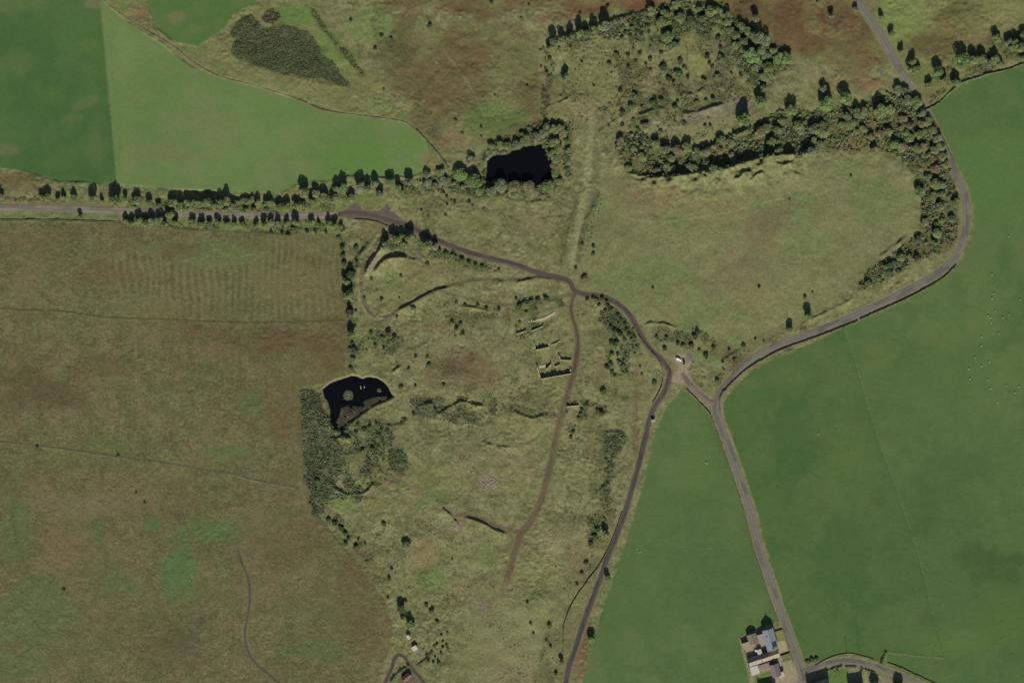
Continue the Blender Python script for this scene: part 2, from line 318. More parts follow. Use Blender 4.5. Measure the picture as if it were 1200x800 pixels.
# strip of rough grass between the field wall and the gorse
ST = [(118,-40),(160,-40),(170,0),(180,30),(205,52),(232,57),(262,36),(275,16),(300,2),(365,2),(440,90),(486,150),(470,142),(420,135),(380,129),(345,115),(300,101),(265,92),(247,85),(225,72),(207,57),(190,46),(170,35),(150,22),(124,3)]
sm = poly_mask(ST, 2, 2, 115)
paint(sm, (110, 114, 72)); patch(sm, n2, .5, .7, (100, 112, 64), .6)
for a in [(165,15,16,14,(112,98,74),.8),(235,78,26,8,(122,118,82),.7,110,.35,.6),(345,20,30,16,(90,118,60),.8),(390,60,30,16,(96,122,62),.7,110,.35,.9),(430,30,40,28,(106,120,70),.8),(440,120,24,18,(112,118,74),.8)]: spot(*a)

# quarry floor, terraces and worn ground
for a in [(690,90,50,40,(112,114,72),.6),(745,92,40,18,(122,114,78),.6),(806,60,20,12,(118,120,74),.7),(820,72,14,16,(120,120,74),.8),(655,120,30,26,(112,108,70),.6),(690,125,30,14,(124,118,82),.7),(805,150,60,9,(116,114,84),.7,110,.35,-.2),(820,136,40,8,(118,112,96),.65,110,.35,-.2),(865,122,22,10,(112,108,88),.6),(808,158,16,8,(128,122,78),.7),(843,60,10,20,(104,100,80),.7),(848,80,12,16,(92,90,68),.7),(830,105,16,14,(96,96,70),.5),(640,80,8,26,(108,104,68),.5),(635,95,5,40,(122,112,80),.5),
          (540,432,46,28,(101,89,64),.75,110,.6),(535,425,24,15,(93,80,58),.6,110,.7),(515,440,20,10,(96,84,60),.5,110,.7),(575,440,20,22,(108,96,66),.6),(615,500,36,22,(118,114,76),.5),(500,650,24,20,(122,110,76),.75),(520,560,50,22,(104,112,68),.5),(590,540,40,20,(120,114,78),.5),(640,690,50,40,(113,118,74),.6),(595,745,55,45,(122,121,84),.85),(585,775,50,30,(126,121,86),.7,110,.6),(560,765,40,30,(113,115,74),.6),(560,650,38,18,(104,116,68),.5),(510,680,18,20,(92,114,60),.7),(505,585,24,10,(92,112,60),.5),(470,590,50,10,(104,116,66),.5),(400,590,22,12,(102,116,66),.8),(470,345,36,20,(112,112,72),.6),(455,325,20,16,(100,116,66),.5),(515,320,50,9,(116,112,76),.6),(520,372,30,10,(106,108,68),.5),(510,385,18,8,(108,96,68),.6),(440,268,20,10,(114,106,72),.7),(560,230,40,14,(111,113,74),.6),(510,237,26,12,(112,108,72),.4),(620,260,40,16,(114,108,75),.5),(640,290,30,14,(104,110,68),.5),(545,262,40,14,(104,112,66),.5),(700,420,14,40,(110,108,72),.5),(706,432,8,22,(108,94,68),.6),(750,470,20,30,(112,108,72),.5),(735,455,24,20,(106,110,70),.5),(640,470,20,12,(110,108,74),.5),(745,500,6,40,(100,78,62),.5),(680,660,18,40,(112,98,72),.4),(665,740,8,40,(110,92,70),.5),(680,760,8,40,(112,84,66),.7),(690,735,5,60,(104,92,64),.5),(480,560,70,16,(104,104,66),.5),(560,690,60,12,(112,108,72),.5),(615,640,22,12,(112,100,72),.6),(430,420,36,14,(104,108,68),.5),(445,400,30,8,(88,102,58),.5),(840,408,24,10,(104,96,64),.5),(870,425,18,8,(104,84,62),.7,110,.35,-.6),(900,392,30,6,(104,98,66),.5,110,.35,-.4)]: spot(*a)
# pale floor and heaps by the lane fork
for a in [(775,392,22,9,(104,106,78),.7),(795,412,22,6,(122,112,84),.7,110,.35,-.2),(850,440,14,8,(112,110,66),.6),(856,420,12,8,(102,80,62),.7)]: spot(*a)

# improved pastures
f = masks[0]; paint(f, (70, 97, 53)); patch(f, n1, .48, .68, (80, 104, 60), .7); patch(f, n2, .45, .7, (76, 106, 56), .6); patch(f, n3, .5, .8, (70, 98, 56), .4); patch(f, nw, .54, .66, (80, 101, 60), .4); patch(f, 1 - nw, .54, .66, (66, 93, 51), .4)
for a in [(100,120,22,9,(92,106,64),.7,110,.5,-.4),(85,138,16,8,(90,106,62),.5),(20,75,22,16,(88,105,62),.6),(105,52,16,10,(88,108,60),.5),(112,175,10,26,(88,106,62),.6),(60,30,40,20,(76,102,56),.5),(15,150,30,20,(76,104,57),.5),(70,190,30,14,(78,104,56),.5),(15,208,40,6,(84,84,54),.8),(10,174,20,9,(100,106,70),.6,110,.6),(20,5,40,14,(92,108,64),.6),(110,4,12,8,(120,112,82),.5),(40,40,30,20,(66,94,52),.5)]: spot(*a)
f = masks[1]; paint(f, (99, 121, 70)); patch(f, n1, .45, .68, (91, 117, 63), .8); patch(f, n2, .48, .7, (107, 121, 75), .7)
f_str = vnoise(GX / 60, GY / 2.3, 77)
patch(f, f_str, .55, .95, (104, 117, 72), .4); patch(f, nw, .54, .66, (107, 119, 75), .4); patch(f, 1 - nw, .54, .66, (93, 114, 66), .4)
for a in [(190,180,40,14,(108,116,76),.6),(245,150,50,26,(106,118,74),.5),(420,185,60,22,(90,120,60),.7),(330,130,50,16,(92,118,64),.5),(145,60,14,40,(108,124,76),.6),(500,190,10,14,(114,112,72),.9),(480,165,20,14,(96,120,64),.6),(150,190,10,24,(112,122,78),.5)]: spot(*a)
f = masks[2]; paint(f, (80, 106, 57)); patch(f, n2, .5, .7, (92, 106, 64), .6)
for a in [(208,20,12,10,(112,110,78),.6),(230,35,10,8,(98,110,66),.6)]: spot(*a)
for k, base in ((3, (80, 103, 58)), (4, (75, 99, 54)), (5, (81, 103, 59))):
    f = masks[k]; paint(f, base)
    patch(f, n1, .47, .66, (base[0] + 12, base[1] + 6, base[2] + 6), .8)
    patch(f, n2, .5, .72, (base[0] - 7, base[1] - 4, base[2] - 2), .7)
    patch(f, n3, .5, .8, (base[0] + 6, base[1] + 3, base[2] + 5), .5)
    st = vnoise((GX + GY * .28) / 3.2, GY / 70, 80 + k)
    patch(f, st, .5, .95, (base[0] + 5, base[1] - 3, base[2] + 2), .35)
    patch(f, nw, .54, .66, (base[0] + 8, base[1] + 2, base[2] + 4), .45); patch(f, 1 - nw, .54, .66, (base[0] - 6, base[1] - 4, base[2] - 2), .45); patch(f, nf, .6, .95, (base[0] + 4, base[1], base[2] + 3), .5)
for a in [(1090,670,130,120,(71,94,54),.6,110,.6),(1150,652,44,18,(64,87,52),.75,110,.7),(1165,675,30,10,(64,86,54),.6,110,.7),(1090,615,24,18,(64,88,52),.6,110,.7),(1180,640,14,12,(82,104,54),.6),(1110,640,30,30,(80,102,58),.5,110,.7),(1130,545,50,26,(72,94,56),.6),(1080,590,26,26,(68,92,52),.5),(1170,720,40,40,(80,104,54),.6),(1160,200,60,60,(85,112,60),.7),(1120,440,40,40,(84,106,60),.5),(1030,420,24,20,(90,106,60),.7),(930,440,30,14,(88,104,60),.6),(930,520,40,60,(66,92,52),.6),(1000,650,50,60,(68,94,52),.5),(880,450,14,8,(92,104,64),.6),(1120,750,60,22,(88,110,58),.6),(820,540,30,50,(86,106,60),.6),(770,720,70,40,(80,104,58),.5),(740,690,50,40,(84,106,60),.4),(830,700,50,50,(74,98,56),.5)]: spot(*a)
# tramlines and faint seams in the right-hand fields
def seam(pts, w, c, amt):
    d = dist_line(smooth(pts), w * 3 + 1)
    paint((1 - sstep(w * .4, w * 1.2, d)) * amt * (0.5 + n3), c)
seam([(1010,790),(1003,720),(1010,680)], .9, (62,86,48), .5)
seam([(990,386),(1003,424),(1018,480)], 1.6, (98,112,66), .6)
for o, c in ((-1.0, (64,86,52)), (1.4, (90,108,63))):
    seam([(1000+o,418),(1018+o,482),(1035+o,536),(1052+o,582),(1075+o,652),(1090+o,712),(1107+o,771)], .9, c, .4)
seam([(1038,764),(1070,768),(1107,771)], 1.0, (112,116,80), .7)

# rough moor on the left
f = moor_m
mst = vnoise((GX + (n2 - .5) * 10) / 2.6, GY / 26, 91)
paint(f, (101, 98, 66)); patch(f, n2, .47, .66, (93, 86, 59), .65); patch(f, n5, .48, .66, (90, 99, 62), .75); patch(f, n3, .52, .8, (110, 101, 73), .6)
patch(f, nw, .53, .63, (85, 90, 58), .65); patch(f, 1 - nw, .53, .63, (113, 103, 76), .6); patch(f, nv, .54, .66, (84, 78, 54), .55); patch(f, 1 - nv, .54, .66, (104, 108, 70), .5)
patch(f, n4, .5, .85, (80, 78, 53), .65); patch(f, 1 - n4, .55, .85, (114, 108, 76), .55); patch(f, mst, .5, .9, (84, 80, 54), .22); patch(f, 1 - mst, .55, .95, (112, 108, 73), .2); patch(f, nf, .55, .95, (118, 111, 80), .5); patch(f, 1 - nf, .6, .95, (82, 82, 54), .45)
fm = np.clip(fur * .5 + .5, 0, 1) * poly_mask([(100,295),(400,275),(405,375),(150,370)], 18, 10, 32) * f
paint(fm * .62 * (.4 + n2), (113, 111, 70)); paint((1 - fm) * poly_mask([(100,295),(400,275),(405,375),(150,370)], 18, 10, 32) * f * .2, (84, 80, 52))
for a in [(250,300,70,16,(97,108,66),.7),(220,290,60,10,(94,106,62),.5),(340,330,50,26,(110,106,68),.6),(60,310,50,30,(96,96,60),.5),(300,400,80,22,(90,80,54),.55),(380,420,26,60,(100,91,60),.5),(390,395,20,60,(90,79,53),.5),(330,470,50,50,(97,88,58),.5),(255,412,20,12,(110,96,72),.6,110,.6),(50,465,60,24,(84,76,52),.7),(30,440,40,14,(82,74,50),.5),(130,430,60,16,(90,82,56),.5),(290,475,20,20,(86,100,58),.6),(110,520,60,12,(88,102,60),.6),(60,540,70,12,(86,100,58),.5),(270,530,40,12,(90,104,60),.6),(212,665,26,40,(80,105,60),.75,110,.7),(222,692,16,14,(80,106,60),.6,110,.6),(180,614,14,12,(84,104,60),.6,110,.6),(258,622,34,14,(82,104,60),.7,110,.6),(108,622,14,24,(86,100,62),.5,110,.6),(120,670,40,24,(90,96,62),.5,110,.6),(250,620,50,18,(88,104,60),.6),(40,720,60,50,(86,102,62),.75),(20,780,50,20,(88,100,62),.6),(345,398,46,16,(93,76,55),.6,110,.7),(240,385,40,12,(94,80,56),.5,110,.7),(215,295,26,10,(92,78,55),.5,110,.7),(120,320,40,16,(96,84,58),.5,110,.7),(30,330,30,30,(110,102,72),.5,110,.7),(180,360,60,12,(108,104,70),.5,110,.7),(350,500,40,30,(96,82,58),.5,110,.7),(300,660,30,40,(108,99,72),.4,110,.7),(150,590,50,16,(114,104,78),.5,110,.7),(80,590,50,20,(114,104,78),.5,110,.7),(100,680,30,20,(100,96,66),.5),(140,690,40,20,(90,98,60),.5),(90,760,50,24,(88,96,60),.5),(250,700,30,20,(84,98,58),.4),(20,620,20,50,(86,102,58),.6),(80,640,40,30,(110,98,70),.7),(60,660,30,16,(112,102,72),.5),(120,720,40,26,(98,94,62),.5),(190,740,50,30,(86,84,56),.55,110,.6),(200,765,40,20,(90,82,58),.5,110,.6),(210,748,26,18,(80,84,56),.5,110,.6),(330,640,60,30,(92,84,56),.45),(400,720,50,50,(94,90,60),.4),(430,740,26,40,(95,84,59),.5),(300,610,40,30,(100,98,64),.5),(385,690,30,16,(102,94,66),.5),(240,700,40,18,(98,94,62),.5),(370,760,50,22,(86,100,58),.6),(350,710,40,16,(94,98,60),.5),(150,565,60,14,(104,98,66),.6),(330,570,24,20,(96,90,60),.5),(200,550,30,8,(108,102,70),.5),(370,290,26,14,(104,104,66),.6),(40,280,50,10,(98,90,60),.5),(420,668,20,30,(94,80,56),.5)]: spot(*a)
# drains and worn lines on the moor
seam([(0,361.5),(67,364),(125,371),(220,375),(300,378),(405,375)], 1.1, (72,70,46), .7)
seam([(-60,511),(0,517),(50,522),(100,529),(140,535),(190,541),(235,549),(270,554),(300,562),(350,572)], 1.2, (74,78,60), .8)
seam([(0,519),(50,524),(100,531),(140,537)], .8, (112,110,86), .6); seam([(270,556.5),(300,564),(345,572)], .8, (116,114,88), .7)
seam([(14,600),(22,640),(40,685)], 2.2, (80,78,54), .4); seam([(18,700),(50,740),(90,800)], 2.0, (80,84,56), .4)
seam([(-20,258),(40,257.8),(90,258.8),(143,260.5)], 1.0, (70,62,46), .8)
# verge of the straight road
paint(poly_mask([(-60,249),(140,252),(146,260),(90,257.5),(40,256.5),(-60,256)], 1.2, 1, 121) * .9, (104, 112, 70))
paint(poly_mask([(-60,233),(60,236),(140,239),(140,243),(60,241),(-60,239)], 1.5, 2, 122) * .7, (112, 108, 74))
paint(poly_mask([(0,198),(30,203),(46,212),(44,228),(-60,228),(-60,198)], 3, 4, 123) * .7, (104, 96, 64))
VG = poly_mask([(150,232),(250,238),(330,236),(400,228),(450,228),(450,236),(405,246),(340,250),(250,249),(150,244)], 3, 3, 124)
paint(VG * .8, (98, 108, 60)); patch(VG, n3, .5, .75, (118, 118, 72), .6)
VS = poly_mask([(150,254),(250,258),(330,258),(400,256),(402,272),(330,273),(250,270),(150,263)], 2, 2, 125)
paint(VS * .8, (101, 110, 64))

for o_ in (-2.2, 2.2): seam(WALL_A + np.array([o_ * .7, o_]), 1.1, (120, 116, 84), .55)
# dirt tracks, verges and worn ground
def track(pts, w, c, amt=1.0, soft=1.0, edge=None, es=2.5):
    d = dist_line(pts, w + es + soft + 4) + (n3 - .5) * 1.6
    if edge is not None: paint((1 - sstep(w + es - 1, w + es + 1.2, d)) * .7, edge)
    paint((1 - sstep(w - soft, w + soft, d)) * amt, c)
track(ROAD_MAIN, 4.4, (112, 104, 92), 1, .8, (122, 118, 84), 1.4)
track(ROAD_SIDE, 3.4, (112, 106, 94), 1, .8, (118, 116, 84), 2.2)
track(ROAD_LINK, 3.4, (118, 110, 92), 1, .8, (122, 116, 84), 1.6)
track(TRACK_W, 3.2, (98, 88, 78), 1, 1.0, (112, 104, 78), 1.2)
track(T1[18:], 4.6, (112, 105, 78), .7, 2); track(T1, 2.2, (96, 88, 68), .85, 1.2, (108, 102, 74), 1.4)
_t = T1[22:]; _d = np.gradient(_t, axis=0); _d /= np.linalg.norm(_d, axis=1)[:, None]; _n = np.stack([-_d[:, 1], _d[:, 0]], 1)
for o_ in (-2.6, .4, 2.8): track(_t + _n * o_, .8, (84, 76, 58), .6, .7)
track(T1[:55], 1.6, (76, 67, 56), .8, .8); track(T1[-60:], 2.8, (98, 86, 67), .6, 1.6)
track(smooth([(540,603),(522,596),(505,588),(488,574),(470,560),(446,570),(420,590)]), 2.8, (119, 108, 82), .8, 2); track(smooth([(594,680),(588,692),(578,704),(566,714)]), 3.4, (110, 98, 76), .6, 2.4); track(smooth([(612,628),(616,650),(612,672)]), 1.4, (106, 100, 74), .5, 1.2); track(T1B, 2.6, (98, 86, 68), .85, 1.2); track(T2, 1.6, (82, 78, 58), .85, 1.0, (106, 104, 70), 1.2); track(T3, 1.7, (90, 85, 63), .8, 1.2)
track(T3B, 1.6, (98, 90, 66), .8, 1.2); track(T4, 2.6, (96, 90, 70), .85, 1.2); track(T4 - np.array([4.5, 1]), 1.7, (125, 123, 88), .95, .8)
track(T5, 1.3, (82, 78, 68), .9, .7, (104, 100, 70), .8); track(T6, 1.9, (78, 70, 66), .95, .8, (106, 102, 76), 1.0)
track(smooth([(694,140),(691,170),(688,205),(683,235),(678,265),(674,290),(671,312)]), 3.8, (125, 127, 88), 1, 1.4); track(smooth([(712,118),(702,134),(694,150),(691,172)]), 3.0, (123, 121, 86), .7, 2)
track(smooth([(676,236),(668,258),(662,285),(657,308)]), 1.8, (82, 87, 56), .75, 1.2); track(smooth([(700,225),(694,246),(686,264),(681,285),(677,305)]), 3.2, (86, 88, 59), .7, 1.6)
track(smooth([(698,170),(699,200),(695,230),(686,255)]), 3.2, (98, 94, 66), .45, 2.0)
track(smooth([(760,250),(790,216),(830,219)]), 1.0, (106, 104, 70), .4, 1)
paint(poly_mask(GRAVEL, 1.2, 1.4, 131), (94, 86, 79)); paint(poly_mask(YARD_J, 1.2, 1.2, 132), (138, 126, 104))
spot(808, 419, 6, 6, (104, 94, 92), .9); spot(792, 421, 6, 4, (132, 126, 112), .8)
spot(432, 243, 10, 4, (106, 104, 66), .9)
# thin trodden animal paths over the rough grass
for pl in [[(560,300),(556,340),(566,380),(578,420),(584,470),(575,520)],[(430,455),(470,440),(520,446),(560,440),(610,448)],[(480,420),(500,450),(530,500),(545,560),(560,600)],[(600,640),(570,660),(540,700),(520,740),(515,790)],[(420,600),(450,590),(480,596),(510,590)],[(720,470),(700,500),(690,540),(672,590),(655,640),(640,700)],[(640,540),(610,540),(580,545),(540,530),(500,540)],[(690,110),(668,140),(650,120),(640,90)],[(720,130),(700,150),(690,180)],[(470,215),(500,240),(560,250),(610,262),(660,270)],[(520,60),(550,100),(570,140),(590,160)],[(460,120),(500,100),(560,90),(630,96)],[(600,700),(580,740),(590,800)],[(730,440),(722,480),(728,500)]]:
    seam(pl, .9, random.choice([(124,118,86),(120,112,82),(100,98,68)]), .42)
for pl in [[(20,300),(90,330),(180,340),(300,330),(380,345)],[(60,560),(140,600),(200,650),(240,720),(260,800)],[(0,660),(60,650),(140,660),(200,690)],[(120,470),(200,500),(300,510),(350,520)],[(30,400),(120,410),(230,440),(340,430)],[(280,600),(330,620),(380,680),(430,730)]]:
    seam(pl, .9, random.choice([(112,104,76),(88,86,60)]), .35)
kk0 = int(np.argmin(np.abs(TRACK_W[:, 0] - 440))); kk1 = int(np.argmin(np.abs(TRACK_W[:, 0] - 520)))
_k = int(np.argmin(np.hypot(TRACK_W[:, 0] - 765, TRACK_W[:, 1] - 480)))
track(TRACK_W[_k:], 3.0, (84, 80, 70), 1, .6, (116, 108, 82), 1.8)
track(smooth([(672,438),(675,452),(681,464),(692,474),(708,483)]), 1.4, (92, 86, 66), .8, 1)
track(TRACK_W[kk0:kk1], 4.4, (104, 96, 82), .7, 1.2)
# stone and rock faces
for a in [(572,564,13,10,(122,112,98),.75),(536,616,12,8,(116,108,92),.7),(566,713,7,9,(116,106,92),.6),(567,708,6,5,(122,108,92),.6),(640,373,16,3,(140,130,98),.8,110,.25,-.35),(436,310,2.5,8,(132,130,112),.7,110,.2,.6),(445,303,6,1.8,(128,128,106),.6,110,.2,-.5),(475,641,5,4,(106,110,92),.4),(478,475,16,4,(112,112,84),.4),(858,212,14,3,(120,118,90),.5),(664,190,5,20,(96,92,84),.6),(668,478,8,4,(120,108,88),.6),(715,474,4,3,(102,112,72),.5),(1035,297,22,3,(120,112,84),.7,110,.25,-.65),(1117,203,3,9,(120,100,72),.7)]: spot(*a)
# grass darkened by bog and sedge
for a in [(685,325,6,9,(86,92,58),.7),(545,490,24,10,(92,96,62),.6),(700,575,12,14,(86,92,60),.6),(420,530,40,26,(90,96,60),.5),(375,530,26,50,(78,84,54),.5),(410,500,36,12,(92,98,62),.5),(655,725,22,50,(110,112,72),.4),(640,790,12,20,(88,90,66),.5)]: spot(*a)
ROUGH = []
def rough_ground(poly, n, label, seed, names=('dark green', 'gorse', 'sedge'), r1=1.0, h1=1.1, dmin=1.4, lo=.44, hi=.62, leaves=10, name='scrub', cat='scrub', litter=(84, 88, 58), amt=.6):
    ROUGH.append((poly, n, label, seed, names, r1, h1, dmin, lo, hi, leaves, name, cat))
    paint(poly_mask(poly, 3, 5, seed) * sstep(lo - .03, hi, fbm(GX, GY, 12, 3, seed)) * amt, litter)
rough_ground([(146,232),(215,236),(330,240),(400,228),(414,236),(390,244),(330,249),(250,247),(150,243)], 420, 'green scrub on the upper verge of the straight road', 530, ('olive', 'green', 'grey-green'), 1.3, 1.4, 1.5, .40, .56)
rough_ground([(146,255),(250,259),(330,259),(402,257),(402,271),(330,273),(250,270),(150,264)], 330, 'green scrub on the lower verge of the straight road', 531, ('olive', 'green', 'grey-green', 'dark green'), 1.2, 1.3, 1.5, .42, .58)
rough_ground([(425,396),(440,388),(470,388),(474,400),(460,416),(425,420),(414,412)], 150, 'scrub clumps between the looping track and the lower pond', 532, r1=1.1)
rough_ground([(520,352),(552,356),(596,362),(590,372),(560,374),(552,392),(530,394),(522,380)], 190, 'dark scrub and broken ground below the looping track', 533, ('dark green', 'sedge', 'heather', 'gorse'), .9)
rough_ground([(585,480),(600,474),(625,480),(648,476),(652,488),(630,494),(600,488)], 90, 'dark scrub line left of the quarry road below the ruins', 534, r1=.9)
rough_ground([(700,352),(722,362),(742,385),(752,420),(742,440),(715,440),(708,410),(712,385),(690,365)], 330, 'scattered scrub inside the bend of the dark track', 535, ('dark green', 'green', 'gorse', 'gorse dark'), 1.6, 1.5, 1.35, .45, .58)
rough_ground([(766,380),(790,386),(815,384),(840,398),(838,416),(815,412),(790,408),(772,402)], 190, 'scrub over the mounds above the fork', 536, ('dark green', 'sedge', 'olive', 'heather'), 1.0)
rough_ground([(396,266),(412,268),(436,290),(420,320),(420,380),(416,436),(410,436),(404,340)], 200, 'scrub along the line between moor and old quarry', 537, ('dark green', 'green', 'gorse'), 1.0)
rough_ground([(446,274),(472,270),(505,282),(540,298),(600,318),(600,322),(560,316),(520,306),(480,292),(450,292)], 260, 'scrub along the lower side of the dark track', 538, ('olive', 'dark green', 'gorse', 'grey-green'), 1.1, 1.3)
rough_ground([(722,165),(742,140),(760,120),(780,116),(830,112),(850,118),(800,134),(770,150),(770,165),(735,175)], 330, 'dark scrub at the left end of the quarry terraces', 539, ('dark green', 'gorse', 'sedge', 'olive'), 1.0)
rough_ground([(820,60),(850,40),(866,60),(862,100),(845,118),(800,116),(785,100),(810,96),(832,96)], 330, 'grey scrub curving round the bright square of quarry grass', 540, ('grey-green', 'sedge', 'dark green'), 1.0, 1.0, 1.4, .40, .58)
rough_ground([(845,418),(862,404),(905,394),(945,380),(945,386),(905,402),(875,418),(850,445),(838,460),(828,455)], 170, 'rough scrub on the bank inside the lane', 541, ('sedge', 'dark green', 'heather', 'olive'), .9)
rough_ground([(695,600),(712,590),(725,590),(712,640),(690,672),(668,705),(655,730),(648,800),(625,800),(640,740),(660,690)], 330, 'scrub and sedge on the slope left of the lower dark lane', 542, ('sedge', 'olive', 'dark green', 'heather'), .9, .8, 1.5, .48, .64)
rough_ground([(376,600),(395,600),(425,632),(440,660),(430,660),(405,640),(388,622)], 130, 'scrub at the corner of the moor', 543, r1=1.0)
rough_ground([(1086,100),(1100,76),(1130,62),(1165,40),(1200,36),(1215,66),(1175,78),(1140,88),(1110,106),(1090,122)], 420, 'rough scrub above the wall of the large right field', 545, ('olive', 'green', 'sedge', 'dark green'), 1.2, 1.2, 1.5)
rough_ground([(430,10),(455,8),(470,40),(500,110),(520,165),(505,160),(470,110),(445,70)], 120, 'dark heather flecks on the slope right of the gorse strip', 546, ('heather', 'sedge', 'gorse'), .8, .6)
rough_ground([(735,500),(748,470),(752,440),(742,440),(700,470),(690,500),(684,540),(700,560)], 120, 'scattered scrub between the ruins and the dark lane', 547, r1=.8, h1=.7)
POND_SIDE = [(548,206),(556,196),(566,188),(566,178),(580,166),(612,152),(640,140),(668,146),(671,205),(656,218),(640,229),(600,231),(565,232),(540,226),(500,226),(470,228),(462,216),(500,208),(530,206)]
rough_ground(POND_SIDE, 900, 'dark undergrowth wrapped round the upper pond', 544, ('olive', 'grey-green', 'brownish', 'dark green'), 1.6, 1.9, 1.3, .38, .52, 10, 'undergrowth', 'undergrowth', (70, 72, 48), .8)
rough_ground([(372,470),(386,500),(420,500),(446,488),(476,490),(470,512),(452,530),(448,560),(436,578),(420,588),(392,584),(376,598),(366,570),(372,530)], 800, 'dense tangled scrub below the lower pond', 548, ('dark green', 'gorse', 'olive', 'grey-green'), 1.5, 1.5, 1.3, .47, .62, 10, litter=(84, 88, 60), amt=.6)
rough_ground([(352,456),(380,452),(386,470),(392,500),(400,530),(392,560),(384,600),(366,604),(356,560)], 520, 'scrub spilling from the dark band beside the lower pond', 549, ('dark green', 'gorse', 'grey-green'), 1.4, 1.5, 1.3, .42, .56, 10, litter=(78, 82, 56), amt=.7)
rough_ground([(632,58),(650,44),(700,28),(760,10),(800,2),(845,4),(870,26),(905,46),(925,70),(915,98),(884,110),(868,90),(850,44),(800,40),(770,52),(700,46),(660,60),(645,70)], 1000, 'thick dark scrub round the rim of the upper quarry', 550, ('dark green', 'gorse', 'olive', 'grey-green'), 1.7, 1.8, 1.4, .42, .54, 10, litter=(76, 80, 54), amt=.75)
rough_ground([(722,162),(745,152),(780,120),(800,100),(770,60),(740,50),(720,70),(730,110),(700,130)], 420, 'mottled scrub over the middle of the upper quarry', 551, ('dark green', 'sedge', 'gorse', 'olive'), 1.2, 1.1, 1.5, .46, .58)
rough_ground([(480,466),(505,466),(545,462),(582,466),(590,484),(570,498),(535,496),(505,490),(478,486)], 420, 'dark grey scrub along the broken crest of the lower quarry', 552, ('gorse', 'dark green', 'sedge', 'grey-green'), 1.1, 1.1, 1.2, .42, .56, litter=(82, 84, 62), amt=.7)
rough_ground([(692,566),(704,572),(718,586),(706,630),(690,640),(688,590)], 130, 'straggling scrub below the long dark patch', 553, ('dark green', 'gorse', 'olive'), 1.2, 1.2, 1.4, .48, .62)
rough_ground([(662,472),(690,468),(712,478),(712,490),(690,490),(676,494),(668,510),(664,500)], 110, 'scrub round the broken wall beside the quarry road', 555, ('dark green', 'gorse', 'sedge'), 1.2, 1.1, 1.3, .44, .58)
rough_ground([(604,350),(622,348),(645,346),(664,350),(660,360),(640,364),(652,374),(640,384),(616,396),(604,396)], 220, 'scrub round the concrete strip and the upper ruin', 556, ('dark green', 'green', 'sedge', 'gorse'), 1.2, 1.1, 1.3, .45, .6)
rough_ground([(640,60),(636,90),(632,140),(640,145),(646,110),(650,75)], 120, 'scrub down the left rim of the upper quarry', 554, ('dark green', 'gorse', 'sedge'), 1.3, 1.2, 1.3, .42, .56)
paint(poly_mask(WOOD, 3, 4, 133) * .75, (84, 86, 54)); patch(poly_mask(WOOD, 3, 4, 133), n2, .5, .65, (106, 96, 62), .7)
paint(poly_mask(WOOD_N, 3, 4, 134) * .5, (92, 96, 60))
for g in (GORSE_1, GORSE_2, GORSE_3, GORSE_4, GORSE_5, GORSE_6): paint(poly_mask(g, 2, 5, 135) * .55, (78, 82, 56))
# ponds
paint(poly_mask(POND_A, 1.0, .3, 136), (30, 30, 26)); paint(poly_mask(POND_B, 1.0, .3, 137), (32, 30, 26))
db = dist_line(np.asarray(POND_B + [POND_B[0]], float), 6)
paint((1 - sstep(.6, 2.2, db)) * (~inside(POND_B)) * .6, (132, 126, 98))
paint(mud_m * .9, (62, 60, 50)); patch(mud_m, n3, .45, .7, (76, 74, 58), .8)
for (cx, cy), r in ISLETS: spot(cx, cy, r * .95, r * .95, (92, 100, 78), .9)
# farmstead ground
YARD_F = [(866,747),(885,738),(902,731),(906,738),(910,750),(915,762),(916,768),(916,776),(930,772),(935,792),(930,812),(905,815),(903,790),(890,786),(880,794)]
paint(poly_mask(YARD_F, 1.0, .6, 141), (140, 130, 110))
paint(poly_mask([(907,740),(916,738),(918,748),(910,750)], .8), (118, 120, 72)); paint(poly_mask([(911,752),(920,749),(924,762),(913,767)], .8), (152, 140, 112)); paint(poly_mask([(906,735),(917,732),(918,737),(907,739)], .8), (112, 112, 84))
paint(poly_mask([(918,777),(929,773),(934,790),(921,792)], .8), (138, 132, 100)); paint(poly_mask([(882,793),(903,784),(906,815),(886,815)], 1), (92, 112, 62))
paint(poly_mask([(944,795),(970,787),(985,783),(1005,783),(1022,788),(1045,797),(1060,815),(944,820)], 1.2), (122, 116, 94))
paint(poly_mask([(970,786),(984,783),(995,784),(994,815),(973,815)], .8), (88, 110, 60)); paint(poly_mask([(1012,786),(1016,787),(1018,810),(1013,810)], .6), (124, 130, 80))
paint(poly_mask([(866,746),(868,746),(884,796),(884,820),(880,820),(880,797)], .8) * .8, (124, 120, 92))
paint(poly_mask([(470,786),(482,783),(492,800),(465,808)], 1.5, 1, 142), (96, 88, 74)); spot(478, 792, 3.5, 3, (124, 92, 62), .9); spot(482, 752, 6, 8, (96, 98, 64), .6)
# fine grain in everything
g = (0.76 + 0.28 * n4 + 0.2 * nf + 0.12 * (n3 - .5))[..., None]
calmf = np.clip(field_m, 0, 1)[..., None]
C *= (1 - calmf) * g + calmf * (1 + (g - 1) * .35)

